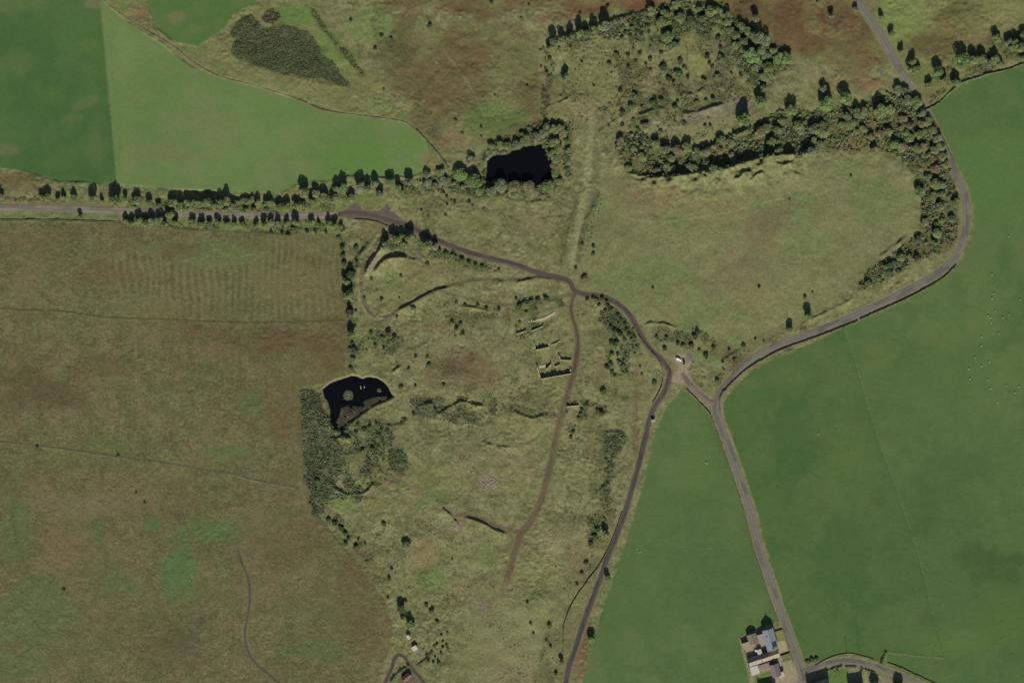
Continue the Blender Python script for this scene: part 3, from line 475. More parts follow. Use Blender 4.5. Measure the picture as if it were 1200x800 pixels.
# ------------------------------------------------------------------ node materials
def nt(name):
    m = bpy.data.materials.new(name); m.use_nodes = True
    n = m.node_tree.nodes; l = m.node_tree.links
    b = n['Principled BSDF']; b.inputs['Roughness'].default_value = .9; b.inputs['Specular IOR Level'].default_value = .15
    return m, n, l, b
def mixrgb(n, l, mode, a, b, fac):
    x = n.new('ShaderNodeMix'); x.data_type = 'RGBA'; x.blend_type = mode
    for s, v in ((0, fac), (6, a), (7, b)):
        if hasattr(v, 'links'): l.new(v, x.inputs[s])
        elif s == 0: x.inputs[0].default_value = v
        else: x.inputs[s].default_value = tuple(v) + (1,)
    return x.outputs[2]
def noise(n, l, scale, detail=3, coord='Object', rough=.6, stretch=None):
    tc = n.new('ShaderNodeTexCoord'); t = n.new('ShaderNodeTexNoise')
    t.inputs['Scale'].default_value = scale; t.inputs['Detail'].default_value = detail; t.inputs['Roughness'].default_value = rough
    src = tc.outputs[coord]
    if stretch:
        mp = n.new('ShaderNodeMapping'); mp.inputs['Scale'].default_value = stretch; l.new(src, mp.inputs[0]); src = mp.outputs[0]
    l.new(src, t.inputs['Vector']); return t.outputs['Fac']
def ramp(n, l, fac, lo, hi, a=.0, b=1.):
    r = n.new('ShaderNodeMapRange'); r.inputs[1].default_value = lo; r.inputs[2].default_value = hi; r.inputs[3].default_value = a; r.inputs[4].default_value = b
    l.new(fac, r.inputs[0]); return r.outputs[0]
def grey(n, l, f):
    c = n.new('ShaderNodeCombineColor')
    for k in range(3): l.new(f, c.inputs[k])
    return c.outputs[0]
def mat_attr(name, lo=.8, hi=1.2, scale=.9, bump=.25, rough=.95):
    """vertex colour 'Col' broken up by two scales of noise, with bump"""
    m, n, l, b = nt(name); b.inputs['Roughness'].default_value = rough; b.inputs['Specular IOR Level'].default_value = .05
    at = n.new('ShaderNodeAttribute'); at.attribute_name = 'Col'
    f1 = ramp(n, l, noise(n, l, scale, 4), .3, .7, lo, hi); f2 = ramp(n, l, noise(n, l, scale * 7, 2), .3, .7, lo * .5 + .5, hi * .5 + .5)
    c = mixrgb(n, l, 'MULTIPLY', at.outputs['Color'], grey(n, l, f1), 1.0); c = mixrgb(n, l, 'MULTIPLY', c, grey(n, l, f2), 1.0)
    l.new(c, b.inputs['Base Color'])
    if bump:
        bp = n.new('ShaderNodeBump'); bp.inputs['Strength'].default_value = bump; bp.inputs['Distance'].default_value = .25
        l.new(noise(n, l, scale * 2.2, 4), bp.inputs['Height']); l.new(bp.outputs[0], b.inputs['Normal'])
    return m
def mat_flat(name, c, lo=.8, hi=1.15, scale=1.5, rough=.8, bump=0., stretch=None, tint=False):
    """one colour mottled by noise; tint: multiplied by the object colour"""
    m, n, l, b = nt(name); b.inputs['Roughness'].default_value = rough
    f1 = ramp(n, l, noise(n, l, scale, 4, stretch=stretch), .3, .7, lo, hi)
    k = mixrgb(n, l, 'MULTIPLY', tuple(alb(c)), grey(n, l, f1), 1.0)
    if tint:
        oi = n.new('ShaderNodeObjectInfo'); k = mixrgb(n, l, 'MULTIPLY', k, oi.outputs['Color'], 1.0)
    l.new(k, b.inputs['Base Color'])
    if bump:
        bp = n.new('ShaderNodeBump'); bp.inputs['Strength'].default_value = bump; bp.inputs['Distance'].default_value = .1
        l.new(noise(n, l, scale * 3, 4, stretch=stretch), bp.inputs['Height']); l.new(bp.outputs[0], b.inputs['Normal'])
    return m
def mat_leaf(name, spread=.3):
    """foliage: object colour varied leaf by leaf ('Col') and in clumps"""
    m, n, l, b = nt(name); b.inputs['Roughness'].default_value = .75; b.inputs['Specular IOR Level'].default_value = .15
    oi = n.new('ShaderNodeObjectInfo'); at = n.new('ShaderNodeAttribute'); at.attribute_name = 'Col'
    c = mixrgb(n, l, 'MULTIPLY', oi.outputs['Color'], at.outputs['Color'], 1.0)
    f = ramp(n, l, noise(n, l, 1.6, 2), .3, .7, 1 - spread, 1 + spread)
    c = mixrgb(n, l, 'MULTIPLY', c, grey(n, l, f), 1.0); l.new(c, b.inputs['Base Color'])
    tr = n.new('ShaderNodeBsdfTranslucent'); l.new(c, tr.inputs[0]); mx = n.new('ShaderNodeMixShader'); mx.inputs[0].default_value = .22
    l.new(b.outputs[0], mx.inputs[1]); l.new(tr.outputs[0], mx.inputs[2]); l.new(mx.outputs[0], n['Material Output'].inputs[0])
    return m
M_GROUND = mat_attr('rough_grass', .82, 1.18, .8, .35); M_FIELD = mat_attr('pasture_grass', .93, 1.07, .9, .12); M_MOOR = mat_attr('moor_grass', .80, 1.2, .8, .35)
M_ROAD = mat_attr('worn_asphalt', .88, 1.12, 1.2, .1, .85); M_LEAF = mat_leaf('foliage', .16); M_BUSH = mat_leaf('bush_foliage', .22); M_GORSE = mat_leaf('gorse_foliage', .2)
M_BARK = mat_flat('bark', (92, 82, 70), .6, 1.3, 3, .9, .5, (1, 1, .2)); M_STONE = mat_flat('field_stone', (108, 101, 84), .65, 1.25, 1.6, .9, .6)
M_ROCK = mat_flat('quarry_rock', (140, 130, 114), .6, 1.25, 1.1, .9, .6); M_WOODP = mat_flat('weathered_timber', (112, 104, 92), .7, 1.2, 4, .85, .2)
M_CONC = mat_flat('old_concrete', (168, 158, 128), .75, 1.15, .9, .9, .3); M_GLASS = mat_flat('window_glass', (42, 48, 54), .9, 1.1, 1, .08)
M_WIRE = mat_flat('fence_wire', (120, 118, 112), .9, 1.1, 3, .4)
mw, n, l, b = nt('dark_pond_water'); b.inputs['Base Color'].default_value = (.0035, .0042, .0048, 1); b.inputs['Roughness'].default_value = .06; b.inputs['Specular IOR Level'].default_value = .22
bp = n.new('ShaderNodeBump'); bp.inputs['Strength'].default_value = .08; bp.inputs['Distance'].default_value = .05; l.new(noise(n, l, 1.4, 3), bp.inputs['Height']); l.new(bp.outputs[0], b.inputs['Normal'])
M_WATER = mw

# ------------------------------------------------------------------ mesh helpers
def make_mesh(name, V, F, col=None, mats=None, smooth_=False, fmat=None):
    """V (n,3); F (m,k) array or list of tuples"""
    me = bpy.data.meshes.new(name)
    V = np.asarray(V, np.float32)
    if isinstance(F, np.ndarray):
        k = F.shape[1]; me.vertices.add(len(V)); me.vertices.foreach_set('co', V.ravel())
        me.loops.add(F.size); me.loops.foreach_set('vertex_index', F.astype(np.int32).ravel())
        me.polygons.add(len(F)); me.polygons.foreach_set('loop_start', np.arange(0, F.size, k, dtype=np.int32))
        me.update(calc_edges=True)
    else:
        me.from_pydata([tuple(map(float, v)) for v in V], [], [tuple(map(int, f)) for f in F]); me.update()
    if col is not None:
        a = me.attributes.new('Col', 'FLOAT_COLOR', 'POINT'); c4 = np.ones((len(V), 4), np.float32); c4[:, :3] = col; a.data.foreach_set('color', c4.ravel())
    for m in (mats or []): me.materials.append(m)
    if fmat is not None: me.polygons.foreach_set('material_index', np.asarray(fmat, np.int32))
    if smooth_: me.polygons.foreach_set('use_smooth', np.ones(len(me.polygons), bool))
    return me
def link(name, me, parent=None, loc=None, rz=0., scale=None, color=None):
    o = bpy.data.objects.new(name, me); COL.objects.link(o)
    if parent is not None: o.parent = parent
    if loc is not None: o.location = loc
    if rz: o.rotation_euler = (0, 0, rz)
    if scale is not None: o.scale = scale
    if color is not None: o.color = (*color, 1)
    return o
LABELS = {}
def tag(o, label, cat, group=None):
    nw = len(label.split())
    if not 4 <= nw <= 16: print('BADLABEL', nw, label)
    o['label'] = label; o['category'] = cat
    if group: o['group'] = group
    LABELS.setdefault(label, []).append(o)
    return o
def structure(o): o['kind'] = 'structure'; return o
def stuff(o, label, cat):
    o['kind'] = 'stuff'; return tag(o, label, cat)
def empty(name, px, py, rz=0., dz=0.):
    o = bpy.data.objects.new(name, None); COL.objects.link(o); o.location = (WX(px), WY(py), float(hz(px, py)) + dz); o.rotation_euler = (0, 0, rz); o.empty_display_size = .5
    return o
class MB:
    def __init__(s): s.v = []; s.f = []
    def add(s, V, F):
        k = len(s.v); s.v += [tuple(map(float, v)) for v in V]; s.f += [tuple(i + k for i in f) for f in F]; return s
    def box(s, x0, x1, y0, y1, z0, z1):
        return s.add([(x0,y0,z0),(x1,y0,z0),(x1,y1,z0),(x0,y1,z0),(x0,y0,z1),(x1,y0,z1),(x1,y1,z1),(x0,y1,z1)], [(3,2,1,0),(4,5,6,7),(0,1,5,4),(1,2,6,5),(2,3,7,6),(3,0,4,7)])
    def tube(s, p, q, r0, r1, n=6):
        p, q = Vector(p), Vector(q); d = (q - p).normalized(); a = d.orthogonal().normalized(); b_ = d.cross(a); V = []
        for c, r in ((p, r0), (q, r1)):
            for k in range(n):
                t = 2 * math.pi * k / n; V.append(c + (a * math.cos(t) + b_ * math.sin(t)) * r)
        F = [(k, (k + 1) % n, n + (k + 1) % n, n + k) for k in range(n)] + [tuple(range(n - 1, -1, -1)), tuple(range(n, 2 * n))]
        return s.add(V, F)
    def build(s, name, mat, parent=None, smooth_=False, **kw):
        return link(name, make_mesh(name, s.v, s.f, None, [mat], smooth_), parent, **kw)

# ------------------------------------------------------------------ ground sheets
cx = (gx[:-1] + gx[1:]) / 2; cy = (gy[:-1] + gy[1:]) / 2
CXg, CYg = np.meshgrid(cx, cy)
cid = np.zeros(CXg.shape, np.int32)
wob = (fbm(CXg, CYg, 6, 2, 21) - .5) * 1.6
for i, (nm, p) in enumerate(FIELDS): cid[inside(p, CXg + wob, CYg + wob)] = i + 1
XW = ((GX - 600) * PX).ravel(); YW = ((400 - GY) * PX).ravel()
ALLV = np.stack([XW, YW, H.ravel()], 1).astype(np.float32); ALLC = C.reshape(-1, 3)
idx = np.arange(NX * NY).reshape(NY, NX)
quads = np.stack([idx[:-1, :-1], idx[1:, :-1], idx[1:, 1:], idx[:-1, 1:]], -1)
def sheet(name, sel, mat):
    q = quads[sel]; u, inv = np.unique(q, return_inverse=True)
    me = make_mesh(name, ALLV[u], inv.reshape(q.shape), ALLC[u], [mat], True)
    return structure(link(name, me))
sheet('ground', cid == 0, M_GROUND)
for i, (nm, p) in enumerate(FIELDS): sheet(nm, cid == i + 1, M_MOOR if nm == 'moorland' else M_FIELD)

def strip(name, pts, w, base, worn, mat, lift=.07, name_seed=1):
    """road surface laid along a line: two worn wheel tracks, ragged dusty edges"""
    pts = np.asarray(pts); d = np.gradient(pts, axis=0); d /= np.linalg.norm(d, axis=1)[:, None]; nrm = np.stack([-d[:, 1], d[:, 0]], 1)
    K = 9; ts = np.linspace(-1, 1, K); V = []; cc = []
    arc = np.concatenate([[0], np.cumsum(np.linalg.norm(np.diff(pts, axis=0), axis=1))])
    for k, t in enumerate(ts):
        wv = w * (1 + .26 * (vnoise(arc / 5, arc * 0 + 3.3 * np.sign(t), 200 + name_seed) - .5)) if abs(t) == 1 else w
        p = pts + nrm * (t * wv)[:, None] if np.ndim(wv) else pts + nrm * t * wv
        z = hz(p[:, 0], p[:, 1]); hold = np.max([hz(p[:, 0] + a, p[:, 1] + b_) for a in (-.6, .6) for b_ in (-.6, .6)], 0)
        z = np.maximum(z, hold) + lift + .05 * (1 - t * t) - (.09 if abs(t) == 1 else 0)
        V.append(np.stack([WX(p[:, 0]), WY(p[:, 1]), z], 1))
        wt = math.exp(-((abs(t) - .5) / .22) ** 2); nn = fbm(arc + 40 * t, arc * 0 + t * 3, 9, 3, 210 + name_seed)
        f = np.clip(wt * .7 + (nn - .5) * 1.3, 0, 1)[:, None]
        pt = sstep(.60, .64, vnoise(arc / 14 + 9, arc * 0 + (t > 0) * 7.7, 230 + name_seed))[:, None] * .22   # darker patch repairs
        cc.append((alb(base) * (1 - f) + alb(worn) * f) * (1 - pt))
    n_ = len(pts); V = np.stack(V, 1).reshape(-1, 3); cc = np.stack(cc, 1).reshape(-1, 3)
    I = np.arange(n_ * K).reshape(n_, K)
    F = np.stack([I[:-1, :-1], I[:-1, 1:], I[1:, 1:], I[1:, :-1]], -1).reshape(-1, 4)
    a, b_, c_ = V[F[0, 0]], V[F[0, 1]], V[F[0, 2]]
    if np.cross(b_ - a, c_ - a)[2] < 0: F = F[:, ::-1]
    return structure(link(name, make_mesh(name, V, F, cc, [mat], True)))
strip('road', ROAD_MAIN, 4.0, (104, 101, 91), (121, 117, 106), M_ROAD, .07, 1)
strip('road', ROAD_SIDE, 3.1, (104, 101, 91), (119, 115, 104), M_ROAD, .064, 2)
strip('road', ROAD_LINK, 2.9, (108, 99, 92), (122, 112, 102), M_ROAD, .058, 3)
kA = int(np.argmin(np.abs(TRACK_W[:, 0] - 395))); kB = int(np.argmin(np.hypot(TRACK_W[:, 0] - 757, TRACK_W[:, 1] - 403)))
strip('road', TRACK_W[:kA + 1], 3.9, (119, 112, 99), (138, 131, 116), M_ROAD, .062, 4)
kC = int(np.argmin(np.hypot(TRACK_W[:, 0] - 783, TRACK_W[:, 1] - 447)))
strip('track', TRACK_W[kA:kC + 1], 2.7, (78, 70, 63), (93, 84, 76), M_ROAD, .066, 5)
strip('road', TRACK_W[kC:], 2.6, (72, 69, 64), (88, 84, 77), M_ROAD, .066, 8)
strip('path', T5, 1.0, (76, 72, 64), (92, 88, 76), M_ROAD, .05, 6)
strip('track', T6, 1.6, (74, 66, 64), (88, 80, 76), M_ROAD, .054, 7)

def water(poly, level):
    p = np.asarray(poly, float); c0 = p.mean(0); q = p + (p - c0) / np.linalg.norm(p - c0, axis=1)[:, None] * 2.5
    q = smooth(q, 2, True)
    V = [(WX(a), WY(b_), level) for a, b_ in q]
    area = sum(V[i - 1][0] * V[i][1] - V[i][0] * V[i - 1][1] for i in range(len(V)))
    if area < 0: V = V[::-1]
    return structure(link('water', make_mesh('water', V, [tuple(range(len(V)))], None, [M_WATER])))
water(POND_A, LV_A); water(POND_B, LV_B)
# ------------------------------------------------------------------ foliage meshes
def leaf_quads(P, Nrm, size, rng, jitter=.6):
    """one small folded leaf clump (quad) per point, facing roughly along Nrm"""
    n = len(P); N_ = Nrm + rng.normal(0, jitter, (n, 3)); N_ /= np.linalg.norm(N_, axis=1)[:, None]
    A = np.cross(N_, rng.normal(0, 1, (n, 3))); A /= np.linalg.norm(A, axis=1)[:, None]; B = np.cross(N_, A)
    s = (size * rng.uniform(.6, 1.3, n))[:, None]; r = rng.uniform(.5, .9, n)[:, None]
    V = np.stack([P - A * s, P - B * s * r + N_ * s * .15, P + A * s, P + B * s * r + N_ * s * .15], 1).reshape(-1, 3)
    return V, np.arange(4 * n).reshape(n, 4)
def crown_mesh(name, seed, lobes, leaves, size, tall, low, mat, core=True, cone=False):
    """unit crown: radius about 1, z from low to tall; several lobes of leaf clumps with gaps between"""
    rng = np.random.default_rng(seed); P, N_, S = [], [], []
    Ls = []
    for k in range(lobes):
        a = 2 * math.pi * (k / max(lobes - 1, 1)) + rng.uniform(-.5, .5); t = rng.uniform(0, 1)
        rr = rng.uniform(.30, .62) if k else 0.0
        zc = low + (tall - low) * (rng.uniform(.25, .72) if k else .62)
        if cone: rr *= (1.15 - (zc - low) / (tall - low)); 
        r = rng.uniform(.36, .56) if k else .56
        if cone: r *= .95
        Ls.append((np.array([rr * math.cos(a), rr * math.sin(a), zc]), r, min(r * rng.uniform(.9, 1.3), (tall - low) * .55), rng.uniform(.88, 1.12)))
    per = leaves // lobes
    for c, r, rz_, sh in Ls:
        d = rng.normal(0, 1, (per, 3)); d /= np.linalg.norm(d, axis=1)[:, None]
        rad = rng.uniform(.72, 1.04, per)[:, None]
        P.append(c + d * rad * np.array([r, r, rz_])); N_.append(d * .55 + np.array([0, 0, .75])); S.append(sh * rng.uniform(.86, 1.14, per))
    P = np.concatenate(P); N_ = np.concatenate(N_); S = np.concatenate(S)
    ok = P[:, 2] > low * .8; P, N_, S = P[ok], N_[ok], S[ok]
    V, F = leaf_quads(P, N_, size, rng)
    hue = np.repeat(np.stack([S * rng.uniform(.93, 1.1, len(S)), S, S * rng.uniform(.85, 1.1, len(S))], 1), 4, 0)
    return make_mesh(name, V, F, hue, [mat])
def trunk_mesh(name, seed, tall, low):
    rng = np.random.default_rng(seed); m = MB()
    top = low + (tall - low) * .6
    m.tube((0, 0, -.08), (.02, .01, low), .075, .055, 7); m.tube((.02, .01, low), (.03, -.02, top), .055, .02, 6)
    for k in range(5):
        a = k * 1.26 + rng.uniform(-.3, .3); z0 = low + (top - low) * rng.uniform(0, .6)
        m.tube((.02, .01, z0), (math.cos(a) * .5, math.sin(a) * .5, z0 + (tall - low) * .3), .032, .01, 5)
    return make_mesh(name, m.v, m.f, None, [M_BARK], True)
TREE_KINDS = []
for k in range(9):
    cone = k >= 7
    tall = 2.0 if not cone else 2.6; low = .30
    TREE_KINDS.append((crown_mesh('crown', 300 + k, 9, 1700, .135, tall, low, M_LEAF, cone=cone), trunk_mesh('trunk', 330 + k, tall, low)))
BUSH_KINDS = [crown_mesh('bush', 400 + k, 5, 330, .24, 1.15, .02, M_BUSH) for k in range(6)]

def clumps(name, pos, rad, hgt, tint, mat, seed, leaves=12, size=.55):
    """many small leaf clumps as one mesh: pos (n,2) photo px, rad/hgt metres, tint (n,3) surface colour"""
    rng = np.random.default_rng(seed); n = len(pos)
    base = np.stack([WX(pos[:, 0]), WY(pos[:, 1]), hz(pos[:, 0], pos[:, 1])], 1)
    d = rng.normal(0, 1, (n, leaves, 3)); d[..., 2] = np.abs(d[..., 2]); d /= np.linalg.norm(d, axis=2)[..., None]
    sc = np.stack([rad, rad, hgt], 1)[:, None, :]
    P = (base[:, None, :] + d * rng.uniform(.55, 1.0, (n, leaves, 1)) * sc).reshape(-1, 3)
    V, F = leaf_quads(P, d.reshape(-1, 3) * .6 + np.array([0, 0, .7]), np.repeat(rad, leaves) * size, rng)
    t = np.repeat(tint, leaves, 0) * rng.uniform(.85, 1.15, (n * leaves, 1))
    return link(name, make_mesh(name, V, F, np.repeat(t, 4, 0), [mat]))
def scatter(poly, n, seed, dens=None, dmin=0, wet=False):
    rng = np.random.default_rng(seed); poly = np.asarray(poly, float); lo, hi = poly.min(0), poly.max(0); out = []
    X = rng.uniform(lo, hi, (n * 14, 2)); X = X[inside(poly, X[:, 0], X[:, 1])]
    for pd in (POND_A, POND_B):
        if not wet: X = X[~inside(pd, X[:, 0], X[:, 1])]
    if dens is not None: X = X[rng.random(len(X)) < dens(X[:, 0], X[:, 1])]
    if dmin:
        cell = {}; keep = []
        for p in X:
            k = (int(p[0] // dmin), int(p[1] // dmin)); ok = True
            for a in (-1, 0, 1):
                for b_ in (-1, 0, 1):
                    for q in cell.get((k[0] + a, k[1] + b_), ()):
                        if (p[0] - q[0]) ** 2 + (p[1] - q[1]) ** 2 < dmin * dmin: ok = False
            if ok: cell.setdefault(k, []).append(p); keep.append(p)
            if len(keep) >= n: break
        X = np.array(keep)
    return X[:n]

# ------------------------------------------------------------------ trees and bushes
ORD = ['first', 'second', 'third', 'fourth', 'fifth', 'sixth', 'seventh', 'eighth', 'ninth', 'tenth', 'eleventh', 'twelfth']
LEAFK = 1.7
TINTS = {'olive': (93, 100, 66), 'green': (86, 100, 63), 'bright green': (88, 106, 63), 'grey-green': (92, 99, 75), 'brownish': (97, 95, 69), 'dark green': (66, 75, 50)}
def tint(nm): return tuple(alb(TINTS[nm]) * LEAFK * random.uniform(.88, 1.12))
NT = [0, 0]
def plant_tree(px, py, r, label, group, kind=None, colour='olive', h=None):
    k = random.randrange(7) if kind is None else kind
    cm, tm = TREE_KINDS[k]
    e = empty('tree', px, py, random.uniform(0, 6.28), -.05)
    if 'upper pond' in str(group): h = (r * PX * .5 + 1.0) * 1.5
    if 'wood' in str(group): h = (r * PX * .58 + 1.0) * 1.55 * random.uniform(.75, 1.25)
    if group == 'closed tree row above the straight road': h = (r * PX * .58 + 1.0) * 2 * random.uniform(.55, 1.3)
    R_ = r * PX * (1.2 if r < 4.6 else 1.1) * random.uniform(.93, 1.08); hh = (h / 2 if h else (R_ * .58 + 1.0) * random.uniform(.84, 1.2))
    sz = hh * (1.0 if k < 7 else 1.1)
    link('crown', cm, e, scale=(R_, R_, sz), color=tint(colour)); link('trunk', tm, e, scale=(R_, R_, sz))
    tag(e, label, 'tree', group); NT[0] += 1
    return e
def plant_bush(px, py, r, label, group, colour='dark green', h=None):
    me = BUSH_KINDS[random.randrange(6)]; R_ = r * PX * 1.1
    o = link('bush', me, None, (WX(px), WY(py), float(hz(px, py)) - .05), random.uniform(0, 6.28), (R_, R_ * random.uniform(.8, 1.15), h or (R_ * .62 + .3)), tuple(.82 * t for t in tint(colour)))
    tag(o, label, 'bush', group); NT[1] += 1
    return o
def grow(what, items, place, group, colours, order='x', shared=False, sizes=True):
    """items (x, y, r[, colour]); each gets its own label: size, colour, place and where it comes in the row"""
    f = plant_tree if what == 'tree' else plant_bush
    items = sorted(items, key=(lambda t: t[0]) if order == 'x' else (lambda t: t[1]))
    big, small = (6.5, 3.2) if what == 'tree' else (3.6, 1.9)
    n = len(items)
    for i, it in enumerate(items):
        x, y, r = it[:3]; c = it[3] if len(it) > 3 else random.choice(colours)
        if shared: lb = f'{what if what == "tree" else "bush"} {place}'
        else:
            s = ('large ' if r >= big else 'small ' if r <= small else '')
            a = 'left' if order == 'x' else 'top'; z = 'right' if order == 'x' else 'bottom'
            j = n - 1 - i
            where = '' if n == 1 else f', {ORD[i]} from {a}' if (i <= j or j > 11) else f', {ORD[j]} from {z}' if j else f', last on {z}'
            if i == 0 and n > 1: where = f', {a}most' if a == 'left' else ', topmost'
            if j == 0 and n > 1: where = ', rightmost' if z == 'right' else ', lowest'
            lb = f'{s}{c} {what} {place}{where}'
        f(x, y, r, lb, group, colour=c)
T, Bu = 'tree', 'bush'
gs = ['olive', 'olive', 'green', 'grey-green']
grow(T, [(2,231,3),(50,231,4),(56,232,4.5),(68,234,2.5),(75,231,3),(87,233,4),(109,233,5),(120,236,2.5),(136,236,7,'green')], 'in the loose row above the straight road', 'trees above the straight road', gs)
grow(T, [(148,233,2.5),(161,236,5),(176,238,3.5),(186,241,3),(203,238,5.5)], 'just right of the field fence above the straight road', 'trees above the straight road', gs)
row = [(212 + 6.6 * i + random.uniform(-2.4, 2.4), 239.5 + random.uniform(-5.5, 3.5) + (1.5 if i < 9 else 0), random.uniform(3.4, 5.8)) for i in range(17)]
row2 = [(215 + 12 * i + random.uniform(-2, 2), 246 + random.uniform(-1, 1), random.uniform(2.6, 3.6)) for i in range(9)]
grow(T, row, 'in the closed upper row between the straight road and the pale green field', 'closed tree row above the straight road', gs + ['bright green'], shared=True)
grow(T, row2, 'in the low front row along the upper verge of the straight road', 'front tree row above the straight road', gs, shared=True)
grow(T, [(327,243,4),(336,242,5),(347,241,4),(355,240,3.5),(357,226,6),(366,236,5),(371,227,5.5),(380,232,6),(392,233,5),(395,221,5,'green'),(403,220,5,'green'),(412,233,4.5)], 'in the clump above the road end before the gravel turning', 'trees by the gravel turning', gs)
grow(T, [(422,218,6,'grey-green'),(431,222,5),(440,215,5),(445,228,4),(457,213,5,'green'),(467,220,4),(470,225,3.5),(480,212,4),(480,221,3)], 'in the broken row above the gravel turning', 'trees by the gravel turning', gs)
grow(T, [(501,214,6,'grey-green'),(500,204,4),(510,219,4),(515,202,4.5),(520,212,5),(532,215,2.5,'grey-green'),(540,204,8,'bright green'),(542,219,3),(552,189,5,'grey-green')], 'in the group left of the upper pond', 'trees left of the upper pond', gs)
grow(T, [(95,254,2.5)], 'alone on the lower verge of the straight road', 'trees below the straight road', gs)
grow(T, [(148,259,4),(155,261,3.5),(164,259,4),(171,262,4),(179,260,4.5),(187,258,4),(193,262,4),(200,252,4.5),(206,261,3.5)], 'on the lower verge where the tree shadows cover the road', 'trees below the straight road', gs)
grow(T, [(226,262,3.5),(237,264,4),(246,262,3),(256,261,3.5),(266,263,3.5),(275,264,3),(284,263,3),(301,264,3),(310,263,4),(318,261,3.5)], 'in the middle of the row under the straight road', 'trees below the straight road', gs)
grow(T, [(326,263,3),(336,262,3),(347,260,4),(365,261,3.5),(374,264,2.5),(385,263,3.5),(393,264,3.5),(400,266,2.5)], 'under the straight road near the turning', 'trees below the straight road', gs)
grow(T, [(556,212,9,'bright green'),(562,225,5,'green'),(575,225,6),(586,218,7.5,'grey-green'),(590,228,4),(604,228,4),(605,219,7,'brownish'),(620,219,7.5,'brownish'),(627,225,5),(642,219,8,'green'),(655,213,4)], 'on the lower bank of the upper pond', 'trees round the upper pond', gs)
grow(T, [(575,179,4),(576,172,5),(586,171,5),(596,172,4.5),(605,170,5),(612,158,3),(615,165,6),(629,161,6),(637,156,5),(640,149,4)], 'on the upper bank of the upper pond', 'trees round the upper pond', gs)
grow(T, [(650,152,6),(656,151,5),(660,157,5,'brownish'),(649,168,6),(654,175,6),(646,180,5),(652,186,6),(651,195,6,'brownish'),(650,203,5),(664,167,3),(665,177,3)], 'on the right bank of the upper pond', 'trees round the upper pond', gs, order='y')
grow(T, [(649,49,4.5,'grey-green'),(644,56,3.5),(659,48,4),(669,44,4.5),(679,40,5),(687,40,4),(696,37,4.5),(709,32,6.5),(663,91,4.5,'grey-green')], 'on the upper left rim of the quarry', 'trees on the quarry rim', gs)
grow(T, [(762,15,5),(776,26,6),(780,17,6),(782,44,6),(791,54,5,'grey-green'),(792,6,5),(796,21,6),(809,25,6,'dark green'),(819,11,4),(822,22,5,'dark green')], 'in the left of the quarry top wood', 'quarry top wood', gs)
grow(T, [(832,13,6),(840,15,6),(840,22,5),(850,19,5),(852,27,5),(855,36,5),(862,41,5),(862,54,5),(869,32,5),(875,37,5),(872,49,4)], 'in the middle of the quarry top wood', 'quarry top wood', gs)
grow(T, [(880,66,9,'bright green'),(884,80,4),(885,44,7),(891,59,5),(894,48,7,'grey-green'),(896,90,6),(897,66,5),(901,79,6),(904,88,5),(912,69,7,'bright green'),(906,60,4),(888,72,4)], 'in the right of the quarry top wood', 'quarry top wood', gs)
LONE = [(885,22,4,'small brownish tree alone on the red bracken right of the quarry wood','brownish'),(921,69,7,'bright green tree at the edge of the red bracken beside the quarry wood','bright green'),(964,104,4,'small grey-green tree directly above a large one on the upper wood edge','grey-green'),(967,122,8,'large bright green tree jutting up from the upper edge of the long wood','bright green'),(991,116,7,'bright green tree second of two jutting from the upper edge of the long wood','bright green'),(927,130,7,'round green tree with black shadow left of the long wood edge','green'),(892,119,6,'slim green tree alone right of the pale quarry floor','green'),(871,141,8,'bright green tree at the left end of the long wood','bright green'),(895,104,4,'small green tree in the gap below the quarry top wood','green'),
 (947,371,5,'green tree alone on the inside of the lane halfway to the bend','green'),(925,386,4,'olive tree alone beside the lane above the fork','olive'),(481,731,5,'bright green tree above the white hut at the bottom','bright green'),(470,712,4.5,'dark green tree above the bright one near the white hut','dark green'),(1025,801,5,'olive tree in the garden below the side lane','olive'),(1053,804,6,'green tree at the bottom right corner of the cottage gardens','green'),(710,625,4,'olive tree between quarry and dark lane halfway down','olive'),(712,677,3,'small olive tree hard on the right edge of the dark lane','olive'),(693,747,4,'bright green tree beside the lower dark lane and triangular field','bright green'),(658,774,2.6,'small dark green tree at the foot of the wall left of the lane','dark green')]
for x, y, r, lb, c in LONE: plant_tree(x, y, r, lb, None, colour=c)
grow(T, [(1099,84,6,'bright green'),(1105,95,5),(1088,101,4),(1119,97,6),(1127,73,8,'bright green'),(1140,71,6),(1151,69,5)], 'between the upper lane and the right field', 'trees above the right field wall', gs)
grow(T, [(1158,75,4),(1165,71,5),(1167,46,5),(1171,76,4),(1182,50,5),(1187,55,7,'green'),(1195,56,7,'green'),(1200,43,5),(1198,68,4)], 'above the right end of the field wall', 'trees above the right field wall', gs)
grow(T, [(1044,41,3.5),(1055,61,3.5),(1068,73,4),(1068,83,4),(1074,81,4),(1032,21,3),(1002,12,3),(974,20,3),(959,4,3)], 'strung along the lane at the top of the photo', 'trees along the upper lane', gs, order='y')
grow(T, [(452,289,4,'grey-green'),(460,277,4),(464,281,5),(471,276,3),(476,287,4),(480,279,6,'olive'),(496,285,3.5),(501,286,6),(510,289,4)], 'in the clump under the dark track', 'trees under the dark track', gs)
grow(T, [(411,322,4.5),(406,330,4),(410,341,4),(405,347,4),(410,367,4),(412,392,4)], 'in the line between moor and old quarry', 'trees on the moor edge', ['green', 'dark green'], order='y')
